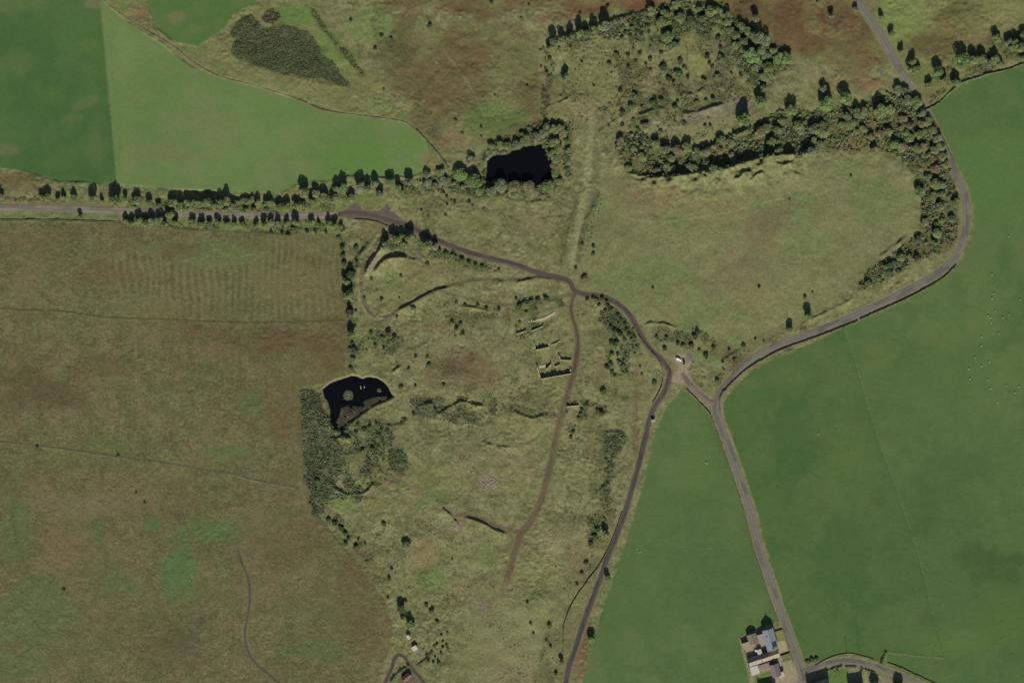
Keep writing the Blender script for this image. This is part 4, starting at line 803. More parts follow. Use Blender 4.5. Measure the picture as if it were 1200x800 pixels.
# trees of the long wood: upper edge and lane edge first, then the inside
grow(T, [(1004,134,6),(1011,131,5),(992,137,5),(1031,131,8,'green'),(1042,129,6),(1052,106,6,'grey-green'),(1060,108,5),(1062,118,6),(1074,121,6.5,'green')], 'on the upper wood edge by the lane', 'trees of the long wood', gs)
grow(T, [(1080,133,5),(1086,143,5.5),(1092,153,5),(1097,163,5.5),(1101,173,5),(1105,183,5),(1107,193,4.5),(1119,238,5,'green')], 'of the long wood overhanging the lane', 'trees of the long wood', gs, order='y')
def fill(poly, n, rmin, rmax, seed, avoid=[]):
    rng = random.Random(seed); poly = np.asarray(poly, float); lo, hi = poly.min(0), poly.max(0); out = []
    for _ in range(40000):
        x, y, r = rng.uniform(lo[0], hi[0]), rng.uniform(lo[1], hi[1]), rng.uniform(rmin, rmax)
        if not inside(poly, np.array([x]), np.array([y]))[0]: continue
        if all((x - a) ** 2 + (y - b_) ** 2 > (.66 * (r + c)) ** 2 for a, b_, c in out + avoid): out.append((x, y, r))
        if len(out) >= n: break
    return out
taken = [(871,141,8),(927,130,7),(967,122,8),(991,116,7),(1004,134,6),(1011,131,5),(1031,131,8),(1042,129,6),(1062,118,6),(1074,121,6),(1086,143,5),(1097,163,5),(1105,183,5),(1119,238,5)]
def zone(poly): return poly
Z = [
 ([(735,196),(765,196),(800,192),(840,186),(862,180),(862,190),(840,200),(800,206),(760,208),(738,203)], 9, 3.0, 5.6, 'on the shady lower edge of the long wood, left part', ['grey-green','olive','green']),
 ([(726,164),(745,156),(765,166),(790,178),(800,186),(765,192),(735,190),(724,178)], 8, 2.8, 5.4, 'at the left tip of the long wood', ['olive','brownish','grey-green']),
 ([(775,166),(800,173),(830,168),(858,158),(880,150),(900,150),(900,166),(860,176),(830,182),(805,184)], 9, 3.0, 6.2, 'on the brown terrace in the left half of the long wood', ['brownish','olive','olive']),
 ([(905,136),(925,138),(950,136),(975,142),(985,176),(955,177),(930,181),(900,182),(895,160)], 14, 3.0, 7.0, 'in the middle of the long wood', ['olive','green','grey-green']),
 ([(985,142),(1030,140),(1060,135),(1064,172),(1040,178),(1005,178),(988,172)], 14, 2.8, 6.6, 'in the dense right part of the long wood', ['olive','green','brownish']),
 ([(1062,128),(1080,140),(1094,160),(1104,185),(1108,205),(1090,212),(1074,204),(1064,180)], 11, 2.8, 6.0, 'in the wood inside the upper lane bend', ['olive','green','brownish']),
 ([(1076,212),(1100,214),(1114,212),(1117,250),(1112,285),(1100,292),(1090,282),(1083,262),(1078,240)], 12, 3.0, 6.4, 'in the wood left of the sharp lane bend', ['green','grey-green','olive']),
 ([(1052,288),(1076,278),(1086,300),(1066,312),(1046,324),(1024,334),(1006,341),(1022,316)], 10, 2.4, 5.0, 'in the lower tail of the wood above the lane', ['dark green','green','olive']),
]
for k, (poly, n, r0, r1, place, cs) in enumerate(Z):
    it = fill(poly, n, r0, r1, 50 + k, taken); grow(T, it, place, 'trees of the long wood', cs, shared=True); taken += it

db_ = ['dark green', 'dark green', 'green']
def bushes(items, place, group, colours=db_, **kw): grow(Bu, items, place, group, colours, **kw)
bushes([(520,226,1.6),(524,231,2),(529,235,1.2),(533,237,1.5),(524,240,1.3),(494,247,1.5),(502,252,1.1),(522,252,1.5),(550,237,1.8),(554,241,1.5),(567,245,1.4)], 'on the grass slope below the upper pond', 'bushes below the upper pond')
bushes([(644,69,2.4),(641,85,2.2),(669,55,1.8),(682,73,1.6),(634,78,1.4),(646,78,1.3),(696,101,1.4),(655,56,1.6)], 'on the grass inside the upper left quarry rim', 'bushes on the quarry grass')
bushes([(722,66,3),(714,75,2.2),(742,57,1.6),(736,66,2),(745,72,2),(750,63,2.6),(736,79,2.6),(757,76,1.8),(762,70,2.4),(762,82,2),(774,62,2),(762,55,1.8)], 'scattered over the middle of the quarry grass', 'bushes on the quarry grass')
bushes([(730,32,2),(737,27,2),(743,25,2.2),(748,30,1.8),(733,38,2.2),(740,33,2.6),(746,37,2),(752,34,2),(758,33,2.8),(760,38,2),(729,45,2),(738,43,2.2),(745,43,2),(752,41,2),(761,30,2)], 'packed into the dark patch below the top quarry wall', 'bushes packed in the quarry top', shared=True)
bushes([(774,79,2),(777,79,3.8),(784,93,3),(789,97,2),(795,87,5,'green'),(797,72,3.6),(802,80,3),(806,91,2.2),(775,62,2)], 'left of the bright square of quarry grass', 'bushes round the quarry grass square')
bushes([(825,95,3.6),(829,67,3),(831,75,2.4),(835,80,2.4),(841,45,2.8),(844,57,2.4),(845,70,5,'grey-green'),(840,90,4,'grey-green'),(857,86,1.6),(868,88,2)], 'right of the bright square of quarry grass', 'bushes round the quarry grass square')
bushes([(727,107,2.4),(744,113,3.8),(739,125,2.8),(730,132,2.8),(742,141,2.6),(752,126,2),(729,147,2.2),(747,152,2),(774,153,2)], 'at the left end of the quarry terrace', 'bushes on the quarry terrace')
bushes([(763,120,2.2),(767,120,3.6),(775,119,3.4),(791,125,3.6),(794,120,2.6),(816,120,2.8),(827,118,2.4),(836,117,3.4,'brownish'),(756,147,4.5,'brownish'),(802,145,3),(826,147,2),(832,147,2)], 'along the middle of the quarry terrace', 'bushes on the quarry terrace')
bushes([(688,351,2.4),(695,349,2.4),(700,352,2.4),(702,357,2.2),(706,350,2.8),(711,353,2.4),(709,364,2.2),(712,358,2.4),(715,362,2.4)], 'in the clump inside the dark track corner', 'bushes inside the dark track')
bushes([(724,369,2.4),(727,374,2.4),(732,380,2.2),(716,383,2.4),(720,388,3),(726,391,3.6),(734,386,2.4),(737,392,2.4),(743,395,2)], 'beside the dark track above the fork', 'bushes inside the dark track')
bushes([(716,401,2.8),(722,401,3),(721,406,2.4),(732,399,2.4),(717,414,2.6),(724,415,2.6),(716,426,2.8),(725,424,2.8),(730,429,2.8),(711,430,2.4),(717,436,2.2),(750,429,1.5)], 'in the column of scrub right of the ruins', 'bushes right of the ruins', order='y')
bushes([(817,389,3.4),(814,394,3.2),(794,402,2.6),(800,404,2.4),(810,404,3),(779,408,2.6),(781,395,2),(819,410,2),(827,417,3.2),(769,395,2),(836,407,2.4)], 'on the mounds above the lane fork', 'bushes above the lane fork')
bushes([(847,424,1.8),(854,410,1.6),(860,421,2),(871,405,2.4),(848,433,1.4),(840,445,2.4),(848,458,1.6),(885,397,1.4)], 'on the rough bank inside the lane bend', 'bushes on the lane bank')
bushes([(397,280,2.6),(401,269,3),(401,290,3),(402,299,2.8),(403,308,3),(417,290,2.8),(418,307,2.4),(415,319,2.6),(427,349,1.6),(435,327,2.4)], 'on the moor edge left of the curved cutting', 'bushes on the moor edge', order='y')
bushes([(417,365,1.8),(416,382,1.6),(411,410,2.8),(416,411,4),(414,421,2.6),(413,402,2.2),(411,432,2.4)], 'on the moor edge above the lower pond', 'bushes on the moor edge', order='y')
bushes([(501,310,2.4),(470,324,2),(447,351,2.2),(484,361,3.4,'green'),(465,371,1.6),(455,390,3.6),(462,395,3),(435,390,2),(448,396,2),(468,349,1.2)], 'on the plain inside the looping track', 'bushes on the looped plain')
bushes([(522,297,2.6),(530,300,2.6),(534,301,2.2),(515,293,3),(541,304,2.6),(549,307,2.6),(557,310,2.4),(565,312,2.2),(585,317,1.6)], 'in the hedge under the dark track', 'hedge under the dark track', ['olive', 'dark green'])
bushes([(535,355,2),(545,357,2),(560,358,2),(570,362,2.2),(585,363,2.2),(535,385,3),(540,379,2.6),(530,377,2),(543,391,2)], 'in the scrub below the looping track', 'scrub below the looping track')
bushes([(609,357,3.2),(615,355,3.6),(622,354,3.2),(630,351,2.8),(640,350,2.8),(617,366,2),(609,378,1.8),(605,350,1.6)], 'above the concrete strip left of the quarry road', 'bushes above the ruins')
bushes([(682,286,2),(695,289,2),(695,298,2.2),(675,314,2),(685,326,3.4,'olive')], 'beside the straight bank down from the quarry', 'bushes on the straight bank')
bushes([(765,337,1.5),(889,336,1.8),(943,348,2.4),(952,343,1.4),(997,206,1.4),(925,234,1.4)], 'alone on the wide open plain', 'bushes on the open plain')
bushes([(681.5,479,2),(687.5,474,2.4),(680,485,2.2),(705,484,3.6),(678,489,1.8),(700,480,2),(672,506,2.4),(669,512,2)], 'by the broken wall in the quarry road', 'bushes by the broken wall')
bushes([(707,459,3.4),(767,449,3.2),(744,414,1.4),(752,438,1.6),(720,440,1.6)], 'on the grass between ruins and lane', 'bushes right of the ruins')
bushes([(385,608,2.8),(393,613,3),(400,619,3.6),(404,625,3.2),(408,631,3),(405,637,2.4),(417,640,3.2),(420,632,2),(428,637,1.6)], 'in the short chain on the moor corner', 'bushes on the moor corner')
bushes([(476,637,5,'grey-green'),(450,614,3,'brownish'),(459,667,1.8),(456,677,2.2),(455,701,1.6),(530,655,1.3)], 'on the pale slope above the white hut', 'bushes on the pale slope')
bushes([(475,704,2.2),(469,716,2.4),(472,723,2.6),(500,709,2.6),(506,716,3.4),(512,729,2)], 'round the trees near the white hut', 'bushes near the white hut')
bushes([(524,741,1.6),(517,744,1.6),(509,757,1.7),(512,754,1.6),(523,755,1.5),(519,751,1.5),(506,764,1.8),(510,770,1.6),(508,776,2),(514,776,2),(502,774,1.6),(517,765,1.5),(519,758,1.5),(500,767,1.8),(525,760,1.4)], 'in the dotted patch right of the white hut', 'dotted bushes right of the white hut', ['green', 'dark green'], shared=True)
bushes([(487,418,1.8),(479,432,1.6),(502,428,2.4),(501,419,1.8),(470,454,2.4),(487,452,1.8),(520,451,1.6),(440,405,1.8),(450,408,2)], 'above and right of the lower pond', 'bushes near the lower pond')
bushes([(475,492,2),(485,485,2.2),(441,497,2),(433,499,2.4),(427,503,2.4),(420,497,2.2),(447,503,1.8),(417,506,2.4),(402,513,2.6,'grey-green'),(436,525,3),(425,528,2.4),(372,564,4)], 'on the rough ground below the lower pond', 'bushes near the lower pond')
bushes([(447,42,2.4),(459,45,2.2),(440,57,2.2),(504,30,2.8),(450,105,1.6),(411,24,1.8)], 'right of the thin gorse strip', 'bushes on the upper hill')
bushes([(534,142,1.6),(564,149,1.6),(542,157,2,'brownish'),(564,160,1.4),(618,101,1.2),(580,112,1)], 'on the moor above the upper pond', 'bushes on the upper hill')
bushes([(620,7,1.8),(712,8,2.2),(680,16,1.6),(611,22,1.4),(868,5,1.4),(576,4,2.4)], 'in the bracken along the top of the photo', 'bushes in the top bracken')
bushes([(139,534,1.8),(44,523,1.6),(170,590,1.6),(160,577,1.2),(75,691,1.8)], 'on the open moor', 'bushes on the moor')
bushes([(345,269,3.4,'green'),(338,276,2.6,'green'),(318,273,2),(360,271,2.2),(370,272,2),(382,272,2),(331,274,2.2)], 'on the lower verge between road and moor', 'bushes below the straight road', ['green', 'dark green'])
bushes([(951,773,3),(946,775,2.4),(956,772,2.6),(1010,785,1.4),(981,785,1.6)], 'beside the side lane at the farm corner', 'bushes at the farm corner', ['grey-green'])
bushes([(645,757,2),(640,750,1.4),(652,790,2.6),(644,733,2.8,'brownish'),(625,742,1.6),(618,706,1.8),(622,730,1.6)], 'on the grass left of the lower dark lane', 'bushes left of the dark lane')
bushes([(697,628,3),(692,637,2.6),(700,620,2.6),(687,659,2.4),(682,671,2),(676,684,1.8)], 'in the line above the curving wall', 'bushes left of the dark lane')
print('TREES', NT)
# ------------------------------------------------------------------ cover nobody could count
def tarr(names, n, rng, var=.2):
    t = np.array([alb(TINTS[k]) * LEAFK for k in names]); return t[rng.integers(0, len(names), n)] * rng.uniform(1 - var, 1 + var, (n, 1))
def dist_edge(poly, x, y):
    p = np.asarray(list(poly) + [poly[0]], float); D = np.full(np.shape(x), 1e9)
    for a, b_ in zip(p[:-1], p[1:]):
        d = b_ - a; t = np.clip(((x - a[0]) * d[0] + (y - a[1]) * d[1]) / max(d @ d, 1e-9), 0, 1); D = np.minimum(D, np.hypot(x - a[0] - t * d[0], y - a[1] - t * d[1]))
    return D
_RW = np.concatenate([TRACK_W[::2], ROAD_MAIN[::2], ROAD_LINK[::2], T1[::2], T1B[::2], T2[::2], T3[::2], T4[::2], T4[::2] - np.array([4.5, 1]), T6[::2]])
def far_roads(p):
    return np.array([np.min(np.hypot(_RW[:, 0] - x, _RW[:, 1] - y)) > 3.1 for x, y in p], bool) if len(p) else np.zeros(0, bool)
def cover(name, poly, n, r0, r1, h0, h1, names, mat, label, cat, seed, dmin=0, dens=None, leaves=12, size=.55):
    rng = np.random.default_rng(seed); p = scatter(poly, n, seed, dens, dmin, name == 'reed_bed'); p = p[far_roads(p)]; m = len(p)
    rad = r0 + (r1 - r0) * rng.uniform(0, 1, m) ** 1.6; o = clumps(name, p, rad, rad / r1 * rng.uniform(h0, h1, m), tarr(names, m, rng), mat, seed, leaves, size)
    return stuff(o, label, cat)
TINTS.update({'gorse': (81, 88, 62), 'gorse dark': (70, 78, 54), 'sedge': (84, 88, 54), 'reed': (104, 104, 76), 'heather': (82, 74, 52)})
cover('gorse_thicket', GORSE_1, 3600, .5, .95, .6, 1.1, ['gorse', 'gorse', 'gorse dark', 'sedge'], M_GORSE, 'large dark gorse thicket, wedge shaped, at the top left between two fields', 'gorse', 501, .85, lambda x, y: (dist_edge(GORSE_1, x, y) > 14 * (fbm(x, y, 9, 3, 310) - .40)) * (.25 + .75 * sstep(.34, .52, fbm(x, y, 5, 2, 311))), 9)
cover('gorse_thicket', GORSE_6, 60, .7, 1.3, .9, 1.6, ['gorse', 'heather'], M_GORSE, 'small dark gorse patch just above the large wedge shaped thicket', 'gorse', 502, 1.6)
cover('gorse_thicket', GORSE_2, 330, .5, .95, .6, 1.1, ['gorse', 'gorse dark', 'sedge'], M_GORSE, 'thin slanting strip of dark gorse right of the wedge shaped thicket', 'gorse', 503, .9, lambda x, y: (dist_edge(GORSE_2, x, y) > 3.2 * (fbm(x, y, 5, 2, 313) - .1)) * (.08 + .92 * sstep(.38, .54, fbm(x, y, 6, 2, 312))))
cover('gorse_thicket', GORSE_3, 1000, .5, 1.1, .6, 1.3, ['gorse', 'gorse dark', 'dark green', 'grey-green'], M_GORSE, 'tall dark band of scrub between the moor and the lower pond', 'gorse', 504, 1.0, lambda x, y: (dist_edge(GORSE_3, x, y) > 10 * (fbm(x, y, 7, 2, 315) - .40)) * (sstep(.40, .60, fbm(x, y, 7, 3, 301)) * .9 + .03), 10)
cover('gorse_thicket', GORSE_4, 800, .5, 1.2, .6, 1.4, ['gorse', 'dark green', 'grey-green'], M_GORSE, 'long dark scrub patch on the slope left of the dark lane', 'gorse', 505, 1.05, lambda x, y: (dist_edge(GORSE_4, x, y) > 9 * (fbm(x, y, 6, 2, 314) - .38)) * (sstep(.40, .58, fbm(x, y, 6, 3, 302)) * .9 + .03), 10)
cover('gorse_thicket', GORSE_5, 260, .5, 1.0, .4, 1.0, ['gorse', 'dark green'], M_GORSE, 'rounded dark scrub patch below and right of the lower pond', 'gorse', 506, 1.05, lambda x, y: (dist_edge(GORSE_5, x, y) > 9 * (fbm(x, y, 6, 2, 316) - .36)) * (sstep(.36, .56, fbm(x, y, 5, 3, 309)) * .9 + .06), 10)
cover('undergrowth', WOOD, 3400, .7, 1.9, .8, 2.8, ['olive', 'brownish', 'green', 'dark green', 'grey-green'], M_GORSE, 'tangled low undergrowth filling the long wood', 'undergrowth', 507, 1.5, lambda x, y: sstep(.36, .56, fbm(x, y, 14, 3, 303)) * .85 + .1)
cover('undergrowth', WOOD_N, 1000, .7, 1.6, .7, 2.0, ['olive', 'green', 'dark green', 'grey-green'], M_GORSE, 'low undergrowth among the trees at the top of the quarry', 'undergrowth', 508, 1.8, lambda x, y: sstep(.36, .56, fbm(x, y, 14, 3, 304)) * .8 + .1)
for poly, n_, label, seed, names, r1, h1, dmin, lo, hi, leaves, name, cat in ROUGH:
    cover(name, poly, n_, r1 * .3, r1, h1 * .35, h1, list(names), M_GORSE, label, cat, seed, dmin, lambda x, y: sstep(lo, hi, fbm(x, y, 12, 3, seed)), leaves)
QUARRY = [(632,60),(700,35),(760,20),(860,40),(910,90),(880,145),(800,170),(740,160),(690,170),(650,150),(634,120)]
cover('scrub', QUARRY, 700, .4, 1.1, .4, 1.1, ['dark green', 'sedge', 'gorse'], M_GORSE, 'thin scrub and tussocks over the upper quarry floor', 'scrub', 509, 2.2, lambda x, y: sstep(.46, .62, fbm(x, y, 18, 3, 305)))
LOWQ = [(412,300),(440,262),(560,318),(660,335),(700,348),(748,395),(776,440),(750,520),(730,600),(690,700),(655,790),(520,800),(470,720),(440,670),(380,600),(360,560),(390,505),(460,470),(412,440)]
RW = np.concatenate([TRACK_W[::3], T1[::3], T1B[::3], T2[::3], T3[::3], T4[::3], T6[::3]])
def off_roads(x, y): 
    d = np.full(np.shape(x), 99.)
    for a, b_ in RW: d = np.minimum(d, np.hypot(x - a, y - b_))
    return (d > 4.5) * 1.
cover('scrub', LOWQ, 2200, .25, .75, .25, .65, ['dark green', 'sedge', 'gorse', 'heather'], M_GORSE, 'dark tussocks and heather specks over the lower quarry grass', 'scrub', 510, 1.4, lambda x, y: sstep(.48, .68, fbm(x, y, 22, 4, 306)) * off_roads(x, y), 9)
SCR_POND = [(378,500),(440,492),(470,515),(455,560),(430,585),(400,585),(384,575),(388,540)]
cover('scrub', SCR_POND, 260, .5, 1.2, .5, 1.2, ['dark green', 'gorse', 'sedge', 'green'], M_GORSE, 'broken scrub on the rough hollow just below the lower pond', 'scrub', 511, 1.8, lambda x, y: sstep(.46, .64, fbm(x, y, 16, 3, 307)))
CREST = [(480,470),(515,478),(545,466),(580,470),(582,492),(560,505),(530,496),(500,486)]
cover('scrub', CREST, 120, .4, 1.0, .4, 1.0, ['gorse', 'dark green', 'sedge'], M_GORSE, 'dark scrub along the stony crest in the middle of the lower quarry', 'scrub', 512, 1.8)
INCL = [(700,225),(694,245),(686,262),(678,280),(676,300),(684,300),(692,280),(702,255),(706,230)]
cover('scrub', INCL, 60, .4, .9, .4, .8, ['sedge', 'gorse'], M_GORSE, 'dark sedge down the right flank of the straight grassy bank', 'scrub', 513, 2.0)
cover('scrub', [(674,238),(669,255),(660,290),(655,308),(659,310),(665,290),(674,256),(678,240)], 40, .35, .7, .3, .6, ['sedge', 'gorse'], M_GORSE, 'dark sedge down the left flank of the straight grassy bank', 'scrub', 514, 2.0)
HEDGE_T = [(708,24),(720,23),(735,17),(758,13),(758,17),(738,21),(724,27),(710,27)]
cover('scrub', HEDGE_T, 60, .6, 1.2, .9, 1.6, ['gorse dark', 'gorse'], M_GORSE, 'low dark hedge along the red bracken on the top quarry rim', 'hedge', 515, 1.5)
cover('scrub', [(6,231),(24,232),(45,231),(45,235),(24,236),(6,235)], 50, .4, .9, .5, 1.0, ['heather', 'gorse'], M_GORSE, 'low brown hedge above the straight road at the left edge', 'hedge', 516, 1.4)
cover('reed_bed', MUD, 300, .35, .8, .4, .9, ['reed', 'sedge', 'heather'], M_GORSE, 'pale reeds on the muddy lower shore of the lower pond', 'reeds', 517, 1.3, lambda x, y: sstep(.46, .62, fbm(x, y, 8, 3, 308)), 9)
(ix, iy), r = ISLETS[0]
ringp = [(ix + (r - 1.2) * math.cos(a), iy + (r - 1.2) * math.sin(a)) for a in np.linspace(0, 6.2, 24)]
cover('reed_bed', ringp, 60, .35, .7, .5, .9, ['reed', 'grey-green', 'grey-green'], M_GORSE, 'round tuft of pale sedge standing in the middle of the lower pond', 'reeds', 518, 1.1, lambda x, y: (np.hypot(x - ix, y - iy) > 1.8) * 1., 9)
(ix2, iy2), r2 = ISLETS[1]
cover('reed_bed', [(ix2 + 2.6 * math.cos(a), iy2 + 2.8 * math.sin(a)) for a in np.linspace(0, 6.2, 16)], 16, .3, .6, .4, .8, ['reed', 'grey-green'], M_GORSE, 'small sedge tuft at the right end of the lower pond', 'reeds', 519, 1.0, None, 9)
def rocks(name, cx, cy, rx, ry, n, r0, r1, label, seed, rot=0.):
    rng = np.random.default_rng(seed); V, F = [], []; k = 0
    for _ in range(n):
        a = rng.uniform(0, 6.28); q = math.sqrt(rng.uniform(0, 1)); u, v = q * rx * math.cos(a), q * ry * math.sin(a)
        px = cx + u * math.cos(rot) - v * math.sin(rot); py = cy + u * math.sin(rot) + v * math.cos(rot); s = rng.uniform(r0, r1)
        ph = [(0,0,1),(.9,0,.45),(.28,.85,.45),(-.72,.53,.45),(-.72,-.53,.45),(.28,-.85,.45),(.72,.53,-.3),(-.28,.85,-.3),(-.9,0,-.3),(-.28,-.85,-.3),(.72,-.53,-.3)]
        pv = np.array(ph) * rng.uniform(.7, 1.25, (11, 3)) * s * np.array([1, 1, .7]); th = rng.uniform(0, 6.28); c_, s_ = math.cos(th), math.sin(th)
        pv[:, :2] = pv[:, :2] @ np.array([[c_, -s_], [s_, c_]])
        V.append(pv + np.array([WX(px), WY(py), float(hz(px, py))]))
        for j in range(5):
            j2 = (j + 1) % 5; F += [(k, k + 1 + j, k + 1 + j2), (k + 1 + j, k + 6 + j, k + 1 + j2), (k + 1 + j2, k + 6 + j, k + 6 + j2)]
        k += 11
    return stuff(link(name, make_mesh(name, np.concatenate(V), F, None, [M_ROCK])), label, 'rocks')
rocks('loose_rock', 573, 566, 11, 8, 90, .25, .9, 'grey patch of loose rock in the middle of the lower quarry', 601)
rocks('loose_rock', 536, 616, 9, 6, 60, .25, .8, 'grey rock spill below the quarry track at its left end', 602)
rocks('loose_rock', 566, 712, 4, 6, 30, .25, .7, 'small pale heap of rock low down in the lower quarry', 603)
rocks('loose_rock', 808, 419, 3.5, 4, 40, .25, .6, 'purple grey heap of dumped stone beside the parked cars', 604)
rocks('loose_rock', 437, 309, 1.2, 7, 26, .25, .6, 'pale stones along the rim of the curved cutting', 605, .6)

# ------------------------------------------------------------------ walls, hedges, fences
def ribbon(name, pts, w, h, mat, jag=.12, seed=1, round_=False, step=1.6):
    """drystone wall or clipped hedge of metres w, h following the ground"""
    p = smooth(pts, step); rng = np.random.default_rng(seed); d = np.gradient(p, axis=0); d /= np.linalg.norm(d, axis=1)[:, None]; nr = np.stack([-d[:, 1], d[:, 0]], 1) / PX
    prof = [(-.5, -.2), (-.46, .5), (-.32, .97), (.32, 1.0), (.46, .5), (.5, -.2)]; K = len(prof); V = []
    z = hz(p[:, 0], p[:, 1])
    for a, b_ in prof:
        q = p + nr * (a * w) * (1 + rng.uniform(-jag, jag, (len(p), 1))); zz = z + (h * b_ * (1 + rng.uniform(-jag, jag, len(p))) if b_ > 0 else -.3)
        V.append(np.stack([WX(q[:, 0]), WY(q[:, 1]), zz], 1))
    V = np.stack(V, 1).reshape(-1, 3); I = np.arange(len(p) * K).reshape(-1, K)
    F = [tuple(int(t) for t in (I[i, j], I[i + 1, j], I[i + 1, j + 1], I[i, j + 1])) for i in range(len(p) - 1) for j in range(K - 1)]
    F += [tuple(int(t) for t in I[0]), tuple(int(t) for t in I[-1][::-1])]
    a, b_, c_ = (V[t] for t in F[2][:3])
    if np.cross(b_ - a, c_ - a)[2] < 0: F = [f_[::-1] for f_ in F]
    return link(name, make_mesh(name, V, F, None, [mat]))
def wall(pts, label, w=.7, h=1.2, seed=1): return tag(ribbon('stone_wall', pts, w, h, M_STONE, .16, seed), label, 'wall', 'drystone field walls')
wall(WALL_A[8:-2:3], 'long curving drystone wall above the pale green field at the top left', .45, .4, 1)
wall([(170,-10),(173,8),(178,20),(180,32),(187,43)], 'short drystone wall running down from the top edge at the top left', .5, .5, 2)
wall([(844,482),(843.5,466),(852,454.5),(864,442),(878,430.5),(895,420.5),(915,410),(945,399),(975,388),(1005,376)], 'roadside wall between the fork and the middle right field', .7, 1.3, 3)
wall([(1007,374.5),(1035,362),(1062,350),(1090,335),(1108,323),(1120,311)], 'roadside wall below the sharp lane bend', .7, 1.3, 4)
wall([(805,457),(815,466.5),(824,476),(833,486)], 'short wall along the link road above the triangular field', .7, 1.3, 5)
wall([(834,489),(842,512),(851,538),(861,566),(871,598),(881,638),(891,668),(902,702),(911,727)], 'long wall between the triangular field and the lane to the farm', .7, 1.2, 6)
wall([(748,393),(757,405),(767,416),(773,425),(776.5,434),(777,446),(772.5,459),(765,472)], 'wall along the inner side of the dark track beside the fork', .7, 1.3, 7)
wall([(729,600),(722,622),(713,643),(704,660),(690,679),(677,697),(668,713),(661,733),(660,752),(660,771)], 'curving wall that leaves the dark lane and runs down beside it', .7, 1.2, 8)
wall([(1083,130),(1099,121.5),(1112,109),(1127,97.5),(1144,91.5),(1160,86.5),(1178,82.5),(1198,75.5),(1216,70)], 'wall along the upper edge of the large right field', .7, 1.3, 9)
wall([(1089,134),(1096,146),(1105,163),(1113,180),(1119,193)], 'wall between the lane under the trees and the large right field', .7, 1.3, 10)
wall([(955,779),(968,772),(980,767.5),(995,765),(1010,768),(1024,772)], 'wall on the outer curve of the side lane at the bottom', .5, .7, 11)
wall([(1040,776),(1058,783),(1075,791),(1095,800),(1115,809)], 'wall along the right end of the side lane at the bottom edge', .6, .9, 12)
wall([(867,747),(871,758),(875,772),(880,789)], 'pale wall on the left side of the farmstead', .6, 1.4, 13)
wall([(-20,257.6),(40,257.4),(90,258.4),(143,260)], 'low wall between the straight road and the moor at the left edge', .4, .5, 14)
wall([(416,257),(432,258.5),(444,261),(456,266),(466,270)], 'low wall on the lower side of the gravel turning', .6, .8, 15)
wall([(907,739.5),(917,737)], 'short garden wall across the top of the farm garden', .5, 1.2, 16)
wall([(914,768),(925,764.5)], 'garden wall between the two pale farm gardens', .5, 1.4, 17)
wall([(918,738),(922,751),(926,764),(931,780)], 'garden wall between the farm and the lane', .5, 1.0, 18)
wall([(488,152),(501,166),(515,182)], 'lower end of the drystone wall running down to the upper pond trees', .6, .9, 19)
def hedge(pts, label, w=1.6, h=1.6, seed=1, n=90):
    p = smooth(pts, .5); rng = np.random.default_rng(seed); k = rng.integers(0, len(p), n); q = p[k] + rng.normal(0, w * .22 / PX, (n, 2)); rad = rng.uniform(.5, .9, n)
    o = clumps('hedge', q, rad, rng.uniform(.6, 1.1, n) * h, tarr(['dark green', 'gorse'], n, rng), M_GORSE, seed)
    return tag(o, label, 'hedge', 'garden and field hedges')
hedge([(969,785.5),(978,782),(986,780)], 'left hedge between the green lawn and the side lane', 1.4, 1.5, 701, 60)
hedge([(991,780),(1003,780.5)], 'short broken hedge in the middle of the side lane frontage', 1.2, 1.0, 702, 40)
hedge([(1009,782),(1018,785),(1026,788)], 'right hedge of the side lane frontage', 1.2, 1.2, 703, 50)
hedge([(1032,778),(1034,772),(1038,763)], 'short dark hedge standing out from the side lane into the field', 1.6, 1.6, 704, 50)
hedge([(458,797),(464,790),(472,784),(480,778.5)], 'black slanting hedge beside the lower left cottage yard', 1.8, 2.2, 705, 90)
hedge([(489,779),(495,775),(500,771),(506,763)], 'dark hedge right of the white hut', 1.4, 1.2, 706, 60)
hedge([(500,165.5),(511,177),(520,188),(526,196)], 'dark hedge at the bottom tip of the pale green field', 1.0, 1.0, 707, 60)
post_me = None
def fence(pts, label, gap=4.5, h=1.15):
    global post_me
    p = smooth(pts, 1.0); arc = np.concatenate([[0], np.cumsum(np.linalg.norm(np.diff(p, axis=0), axis=1))]) * PX; n_ = max(2, min(96, int(arc[-1] / gap)))
    s = np.linspace(0, arc[-1], n_); X, Y = np.interp(s, arc, p[:, 0]), np.interp(s, arc, p[:, 1]); Zh = hz(X, Y)
    e = empty('fence', float(X[0]), float(Y[0])); o0 = np.array(e.location)
    Q = np.stack([WX(X), WY(Y), Zh], 1) - o0; m = MB()
    for i in range(n_ - 1):
        for hh in (.45, .78, 1.05): m.tube(Q[i] + [0, 0, hh * h], Q[i + 1] + [0, 0, hh * h], .018, .018, 4)
    m.build('wire', M_WIRE, e)
    if post_me is None:
        m2 = MB(); m2.tube((0, 0, -.3), (0, 0, 1.2), .075, .065, 6); post_me = make_mesh('post', m2.v, m2.f, None, [M_WOODP])
    for q in Q: link('post', post_me, e, tuple(q))
    return tag(e, label, 'fence', 'post and wire fences')
fence([(117,2),(122,50),(127,100),(132,160),(137,214)], 'post and wire fence between the two green fields at the top left')
fence([(990,386),(1005,430),(1018,480),(1035,535),(1052,582),(1075,652),(1090,711),(1107,770)], 'long slanting fence line across the large right field', 4.6)
fence([(1038,764),(1070,768),(1107,771)], 'pale fence at the lower end of the right field line')
fence([(404,278),(408,340),(412,400),(412,440)], 'fence between the brown moor and the old quarry')
fence([(488,784),(496,794),(504,806)], 'short pale fence beside the cottage yard at the bottom left', 2.5)

